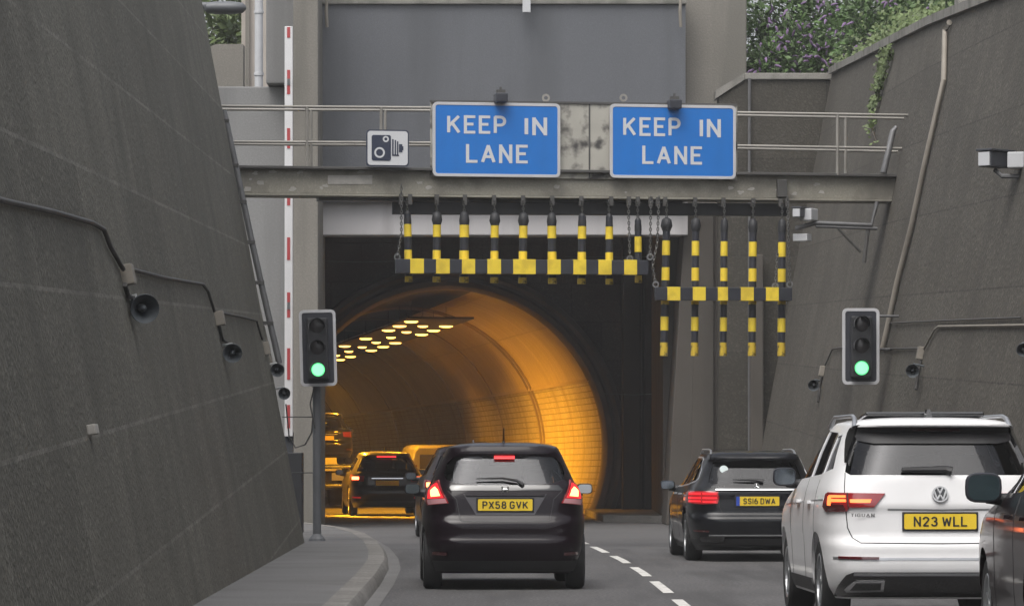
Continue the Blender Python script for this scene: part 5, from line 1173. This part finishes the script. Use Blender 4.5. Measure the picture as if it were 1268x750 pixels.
c.line('diffuser_strip', c.rear([(-.69, .425), (0, .425), (.69, .425)]), .02, M['silver'], None, .011)
for s_ in (1, -1):
    c.patch('exhaust_trim', [(s_ * c.sx(x, z), z) for x, z in [(.45, .285), (.72, .275), (.74, .30), (.68, .37), (.45, .375)]], M['chrome'], .010, .012)
    c.patch('exhaust_inset', [(s_ * c.sx(x, z), z) for x, z in [(.475, .30), (.70, .293), (.665, .355), (.475, .358)]], M['gloss'], .022, .002)
c.plate(.0, .85, .58, .122, 'N23 WLL', .43, .079)
p = lambda x, z, o=.03: c.pos(c.sx(x, z), z, o)
b_ = MB(); b_.tube([p(.10, 1.25), p(.05, 1.265), p(-.30, 1.262)], [.04, .032, .02], 8); obj('wiper', b_, M['trim'], c.root, local=True)
b_ = MB(); Me = Matrix.Translation(p(0, 1.066, .004)) @ Matrix.Rotation(R_(80), 4, 'X'); b_.lathe([(0, 0), (.062, 0), (.062, .01), (0, .01)], Me, 30); e = obj('emblem', b_, M['gloss'], c.root, local=True)
b_ = MB(); b_.lathe([(.054, .006), (.066, .006), (.066, .02), (.054, .02)], Me, 30, close=True)
def stroke(mb_, pts, w_):
    for a, q in zip(pts[:-1], pts[1:]): mb_.tube([Me @ Vector((*a, .015)), Me @ Vector((*q, .015))], w_, 6)
stroke(b_, [(-.024, .052), (0, .006), (.024, .052)], .008); stroke(b_, [(-.05, .03), (-.024, -.045), (0, -.004), (.024, -.045), (.05, .03)], .008); obj('emblem_ring', b_, M['plastic_w'], e, local=True)
t = strokes('TIGUAN', .19, .027, .2); q = p(-.525, .90, .005); shift(t, (-.62, q.y, .90)); obj('badge_lettering', t, M['steel'], c.root, local=True)
for s_ in (-1, 1):
    b_ = MB(); x = s_ * .615; b_.tube([(x * 1.03, .56, 1.60), (x * 1.01, .66, 1.675), (x, .85, 1.70), (x, 2.2, 1.70), (x, 2.5, 1.62)], [.026, .02, .016, .016, .026], 10); obj('roof_rail', b_, M['silver'], c.root, local=True, smooth=.8)
b_ = MB(); b_.box((0, 1.25, 1.70), (.98, .5, .035), Matrix.Rotation(R_(-4), 3, 'X')); obj('sunroof', b_, M['gloss'], c.root, local=True, bevel=.012)
b_ = MB(); b_.prism([(-.03, .75, 1.68), (.03, .75, 1.68), (.012, .78, 1.755), (-.012, .78, 1.755)], (0, .12, 0)); obj('aerial_fin', b_, M['gloss'], c.root, local=True)
for sd in (-1, 1): c.mirror(2.75, 1.195, sd, .20, .16, M['navy'])
c.seats([(1.0, 1.38), (2.1, 1.42)], .95, 1.2, mid=True)
c.wheels((.90, 3.58), .35, .235)
for y0 in (1.08, 1.9, 2.95): c.line('door_seam', c.flank([(y0, .36), (y0, 1.18)]), .008, M['trim'])
c.line('side_crease', c.flank([(.55, 1.02), (1.5, 1.0), (2.6, .97), (3.4, .95)]), .012, M['silver'])
for y0 in (1.25, 2.1): c.patch('door_handle', c.flank([(y0, .98), (y0 + .22, .98), (y0 + .22, 1.005), (y0, 1.005)]), M['p_white'], .004, .03)
c.patch('sill_trim', c.flank([(1.35, .25), (3.1, .25), (3.1, .36), (1.35, .36)]), M['trim'], .003, .01)

# --- dark maroon car at the right frame edge, mostly outside the picture
Ye = 23.9; scE = FP / Ye
c = Car('crossover_car', 'dark maroon car cut by the right frame edge with a large black wing mirror', CX + 4.10 * scE, scE, -.5,
        [(.22, .85), (.32, .89), (.5, .92), (.85, .93), (.98, .92), (1.08, .88), (1.2, .82), (1.6, .66), (1.66, .63)],
        [(.22, .25), (.3, .1), (.45, .0), (.7, .02), (1.0, .08), (1.2, .14), (1.6, .5), (1.66, .5)],
        [(.22, 4.2), (.32, 4.4), (.5, 4.5), (.75, 4.46), (.95, 4.2), (1.05, 3.7), (1.12, 3.3), (1.58, 2.5), (1.66, 2.3)], .225, 1.65, 1.71, [(0, 8), (1.0, 8), (1.2, 6), (1.66, 5)], M['p_maroon'])
hw = [(0, 1.2), (.66, 1.2), (.60, 1.55), (0, 1.58)]
sw1 = [(1.1, 1.18), (1.85, 1.15), (1.88, 1.56), (1.2, 1.54)]; sw2 = [(1.94, 1.145), (2.9, 1.12), (2.95, 1.15), (2.4, 1.53), (1.96, 1.565)]; wind = mirror_poly([(0, 1.18), (.70, 1.18), (.60, 1.55), (0, 1.57)])
c.body(1.12, mirror_poly(hw), [sw1, sw2], wind, (.95, 3.60), .35, 3.1)
c.win('rear_window', c.rear(mirror_poly(hw)), M['gl_dark'])
for sd in (-1, 1):
    for q in (sw1, sw2): c.win('side_window', c.flank(q, sd), M['gl_side'])
    c.mirror(2.80, 1.165, sd, .24, .20, M['navy'], mat('mirror_teal', (.10, .15, .175), .12, metal=.9))
    c.patch('tail_light', [(sd * c.sx(x, z), z) for x, z in [(.62, .9), (.86, .9), (.86, 1.05), (.62, 1.05)]], M['lens_red'], .004, .01)
g = MB(); g.prism([(x, c.at(z)[2] - .03, z) for x, z in wind], (0, .005, 0)); obj('windscreen', g, M['gl_side'], c.root, local=True)
c.seats([(1.0, 1.38), (2.1, 1.42)], .95, 1.2)
c.wheels((.95, 3.60), .35, .235)
for y0 in (1.08, 1.9, 3.0): c.line('door_seam', c.flank([(y0, .36), (y0, 1.12)]), .008, M['trim'])
for y0 in (1.25, 2.1): c.patch('door_handle', c.flank([(y0, .97), (y0 + .22, .97), (y0 + .22, .995), (y0, .995)]), M['p_maroon'], .004, .03)

# --- simpler traffic at the tunnel mouth (small in the photo)
def small_car(name, label, px, sc_, yaw, W, H, L, p_, bright=True, plate=True, cat='car', Yz=None, rack=False):
    k = H / 1.5; w2 = W / 2
    q = Car(name, label, px, sc_, yaw, [(.18, w2 * .93), (.35, w2 * .99), (.75 * k, w2), (.95 * k, w2 * .96), (1.05 * k, w2 * .9), (1.36 * k, w2 * .70), (1.44 * k, w2 * .66)],
            [(.18, .2), (.3, .05), (.5, 0), (.62 * k, .02), (.68 * k, .08), (.95 * k, .12), (1.36 * k, .45), (1.39 * k, .40), (1.44 * k, .5)],
            [(.18, L - .25), (.3, L - .1), (.5, L), (.72, L - .1), (.9 * k, L - .8), (1.0 * k, L - 1.15), (1.36 * k, L - 2.0), (1.44 * k, L - 2.2)], .19, 1.43 * k, H, [(0, 6.5), (1.0, 6), (1.44, 5)], p_, cat)
    rwin = mirror_poly([(0, 1.03 * k), (w2 * .80, 1.03 * k), (w2 * .64, 1.33 * k), (0, 1.345 * k)])
    s1 = [(.75, 1.04 * k), (L * .42, 1.0 * k), (L * .42, 1.36 * k), (.95, 1.33 * k)]; s2 = [(L * .44, 1.0 * k), (L * .64, .99 * k), (L * .55, 1.31 * k), (L * .44, 1.36 * k)]
    wd = mirror_poly([(0, 1.03 * k), (w2 * .78, 1.03 * k), (w2 * .66, 1.33 * k), (0, 1.35 * k)])
    q.body(1.0 * k, rwin, [s1, s2], wd, (.85, L - .95), .33, L - 1.2)
    q.win('rear_window', q.rear(rwin), M['gl_dark'])
    for sd in (-1, 1):
        for s_ in (s1, s2): q.win('side_window', q.flank(s_, sd), M['gl_dark'])
        q.mirror(L * .60, 1.0 * k, sd, .19, .13, p_)
        o = q.patch('tail_light', [(sd * (q.sx(min(x, w2 * .88), z) + max(0, x - w2 * .88) * 1.6), z) for x, z in [(w2 * .62, .80 * k), (w2 * .9, .78 * k), (w2 * 1.04, .88 * k), (w2 * 1.0, .96 * k), (w2 * .60, .93 * k)]], M['lens_red'], .004, .012)
        if bright: q.patch('brake_bulb', [(sd * q.sx(x, z), z) for x, z in [(w2 * .74, .84 * k), (w2 * .90, .84 * k), (w2 * .90, .91 * k), (w2 * .74, .91 * k)]], M['glow_hot'], .014, .006, o)
        q.patch('reflector', [(sd * q.sx(x, z), z) for x, z in [(w2 * .7, .40), (w2 * .9, .41), (w2 * .9, .44), (w2 * .7, .43)]], M['glow_soft'] if bright else M['lens_dark'], .004, .008)  # faint emission on the reflectors stands in for reflected light
    if bright: q.patch('high_brake_light', q.rear([(-.22, 1.36 * k), (.22, 1.36 * k), (.22, 1.39 * k), (-.22, 1.39 * k)]), M['glow_bar'], .012, .012)
    if plate: q.plate(0, .76 * k, .53, .12, None, 0, 0)
    q.patch('chrome_strip', q.rear([(-.36, .86 * k), (.36, .86 * k), (.36, .88 * k), (-.36, .88 * k)]), M['chrome'], .006, .012)
    q.patch('lower_bumper', q.rear([(-w2 * .8, .21), (w2 * .8, .21), (w2 * .85, .34), (-w2 * .85, .34)]), M['trim'], .003, .008)
    b_ = MB(); b_.prism([(-.02, .8, H - .02), (.02, .8, H - .02), (.01, .85, H + .09), (-.01, .85, H + .09)], (0, .08, 0)); obj('aerial_fin', b_, p_, q.root, local=True)
    q.seats([(1.1, 1.25 * k), (L * .47, 1.29 * k)], .8, 1.2); q.wheels((.85, L - .95), .33, .2)
    return q
small_car('crossover_car', 'black car with lit brake lights entering the tunnel beside the left pavement', 480, 54.0, 5.5, 1.74, 1.48, 4.4, M['p_tar'])
small_car('hatchback_car', 'dark red car hidden behind the plum hatchback with only its left side showing', 590, 76, 4, 1.74, 1.55, 4.0, M['p_maroon'], plate=True)

# --- pale van deeper in the bore
vz = -.09; Yv = 117.0
van = thing('panel_van', 'pale van glowing yellow under the tunnel lamps beyond the black car', 'van', (P(546, 0, Yv).x, Yv, vz), R_(9))
W = .86
def vsec(y, zt, wt): return [(-W, y, .35), (W, y, .35), (W, y, 1.0), (W * .98, y, 1.25), (wt, y, zt - .10), (wt * .86, y, zt), (-wt * .86, y, zt), (-wt, y, zt - .10), (-W * .98, y, 1.25), (-W, y, 1.0)]
secs = [vsec(0.0, 1.70, .74), vsec(.08, 1.75, .77), vsec(1.2, 1.79, .78), vsec(2.6, 1.77, .77), vsec(3.3, 1.35, .74), vsec(4.2, 1.12, .72), vsec(4.4, .9, .72)]
m_ = MB(); n = 10; vs = [v for s_ in secs for v in s_]
m_.add(vs, [(i * n + j, i * n + (j + 1) % n, (i + 1) * n + (j + 1) % n, (i + 1) * n + j) for i in range(len(secs) - 1) for j in range(n)] + [list(range(n))[::-1], [(len(secs) - 1) * n + j for j in range(n)]])
obj('body', m_, M['p_van'], van, local=True, bevel=.03)
for sd in (-1, 1):
    b_ = MB(); b_.bb((sd * .06, -.012, 1.08), (sd * .62, .01, 1.50)); obj('rear_window', b_, M['gloss'], van, local=True, bevel=.004)
    b_ = MB(); b_.bb((sd * .70, -.015, .85), (sd * .84, .02, 1.2)); obj('tail_light', b_, M['lens_red'], van, local=True, bevel=.01)
    b_ = MB(); b_.box((sd * (W + .12), 2.9, 1.25), (.2, .1, .26)); obj('wing_mirror', b_, M['p_van'], van, local=True, bevel=.04)
    for y in (.8, 3.5):
        Mx = Matrix.Translation((sd * (W - .13), y, .32)) @ Matrix.Rotation(R_(90 * sd), 4, 'Y'); b_ = MB(); b_.lathe([(.2, -.1), (.32, -.08), (.32, .08), (.2, .1)], Mx, 28); obj('wheel', b_, M['tyre'], van, local=True)
b_ = MB(); b_.bb((-.26, -.02, .62), (.26, .01, .74)); obj('number_plate', b_, M['plate_y'], van, local=True)
b_ = MB(); b_.bb((-.84, -.05, .34), (.84, .04, .56)); obj('bumper', b_, M['trim'], van, local=True, bevel=.03)
b_ = MB(); b_.bb((-.004, -.006, .58), (.004, .01, 1.66)); obj('door_seam', b_, M['trim'], van, local=True)

# --- recovery truck with a car on its deck, left inside the bore
Yt = 112.0; tz = -.07; xt = P(402, 0, Yt).x
tr = thing('recovery_truck', 'flatbed recovery truck at the left inside the tunnel with chrome bars across its back', 'lorry', (xt, Yt, tz), R_(8))
b_ = MB(); b_.bb((-1.15, .1, 1.08), (1.15, 6.2, 1.2)); obj('deck', b_, M['steel'], tr, local=True, bevel=.02)
for z in (.62, 1.14):
    b_ = MB(); b_.tube([(-1.15, .02, z), (1.15, .02, z)], .05, 10); obj('rear_bar', b_, M['chrome'], tr, local=True)
b_ = MB(); b_.bb((-.4, .2, .5), (.4, 7.6, 1.0)); obj('chassis', b_, M['trim'], tr, local=True)
for sd in (-1, 1):
    b_ = MB(); b_.tube([(sd * 1.1, .0, 1.12), (sd * 1.0, -.35, .35)], .05, 8); b_.tube([(sd * 1.0, -.35, .35), (sd * .6, -.32, .35)], .04, 8); obj('ramp_arm', b_, M['silver'], tr, local=True)
    b_ = MB(); b_.bb((sd * .62, .0, .78), (sd * 1.06, .06, .95)); obj('tail_light', b_, M['lens_red'], tr, local=True, bevel=.01)
    b_ = MB(); b_.bb((sd * .2, .0, .76), (sd * .55, .05, .97)); obj('lamp_panel', b_, M['silver'], tr, local=True, bevel=.01)
    for y in (1.3, 6.6):
        Mx = Matrix.Translation((sd * .92, y, .45)) @ Matrix.Rotation(R_(90 * sd), 4, 'Y'); b_ = MB(); b_.lathe([(.26, -.2), (.45, -.17), (.45, .17), (.26, .2)], Mx, 28); obj('wheel', b_, M['tyre'], tr, local=True)
b_ = MB(); b_.prism([(-1.1, 6.3, .5), (-1.1, 8.1, .5), (-1.1, 8.2, 1.3), (-1.1, 7.8, 2.3), (-1.1, 6.3, 2.35)], (2.2, 0, 0)); obj('cab', b_, M['p_van'], tr, local=True, bevel=.06)
b_ = MB(); b_.tube([(-1.0, 6.25, 1.2), (-1.0, 6.25, 2.4), (1.0, 6.25, 2.4), (1.0, 6.25, 1.2)], .05, 8); obj('headboard', b_, M['silver'], tr, local=True)
b_ = MB(); b_.box((0, 6.6, 2.45), (1.1, .25, .14)); obj('beacon_bar', b_, M['glow_soft'], tr, local=True, bevel=.03)
q = small_car('hatchback_car', 'dark car carried high on the deck of the recovery truck', 402, FP / (Yt + .7), 8, 1.72, 1.46, 3.9, M['p_black'], bright=False)
q.root.location.z = tz + 1.2

# ------------------------------------------------------------------ thin air: one even volume round the whole place
HAZE = 0.0006
mb = MB(); mb.bb((-650, -650, -7), (650, 650, 27)); hz = obj('haze', mb, M['sticker']); hz["kind"] = "stuff"
hm = bpy.data.materials.new('haze_air'); hm.use_nodes = True; t_ = hm.node_tree; t_.nodes.remove(t_.nodes["Principled BSDF"])
pv = t_.nodes.new("ShaderNodeVolumePrincipled"); pv.inputs["Color"].default_value = (.92, .93, .95, 1); pv.inputs["Density"].default_value = HAZE
t_.links.new(pv.outputs[0], t_.nodes["Material Output"].inputs["Volume"]); hz.data.materials.clear(); hz.data.materials.append(hm)
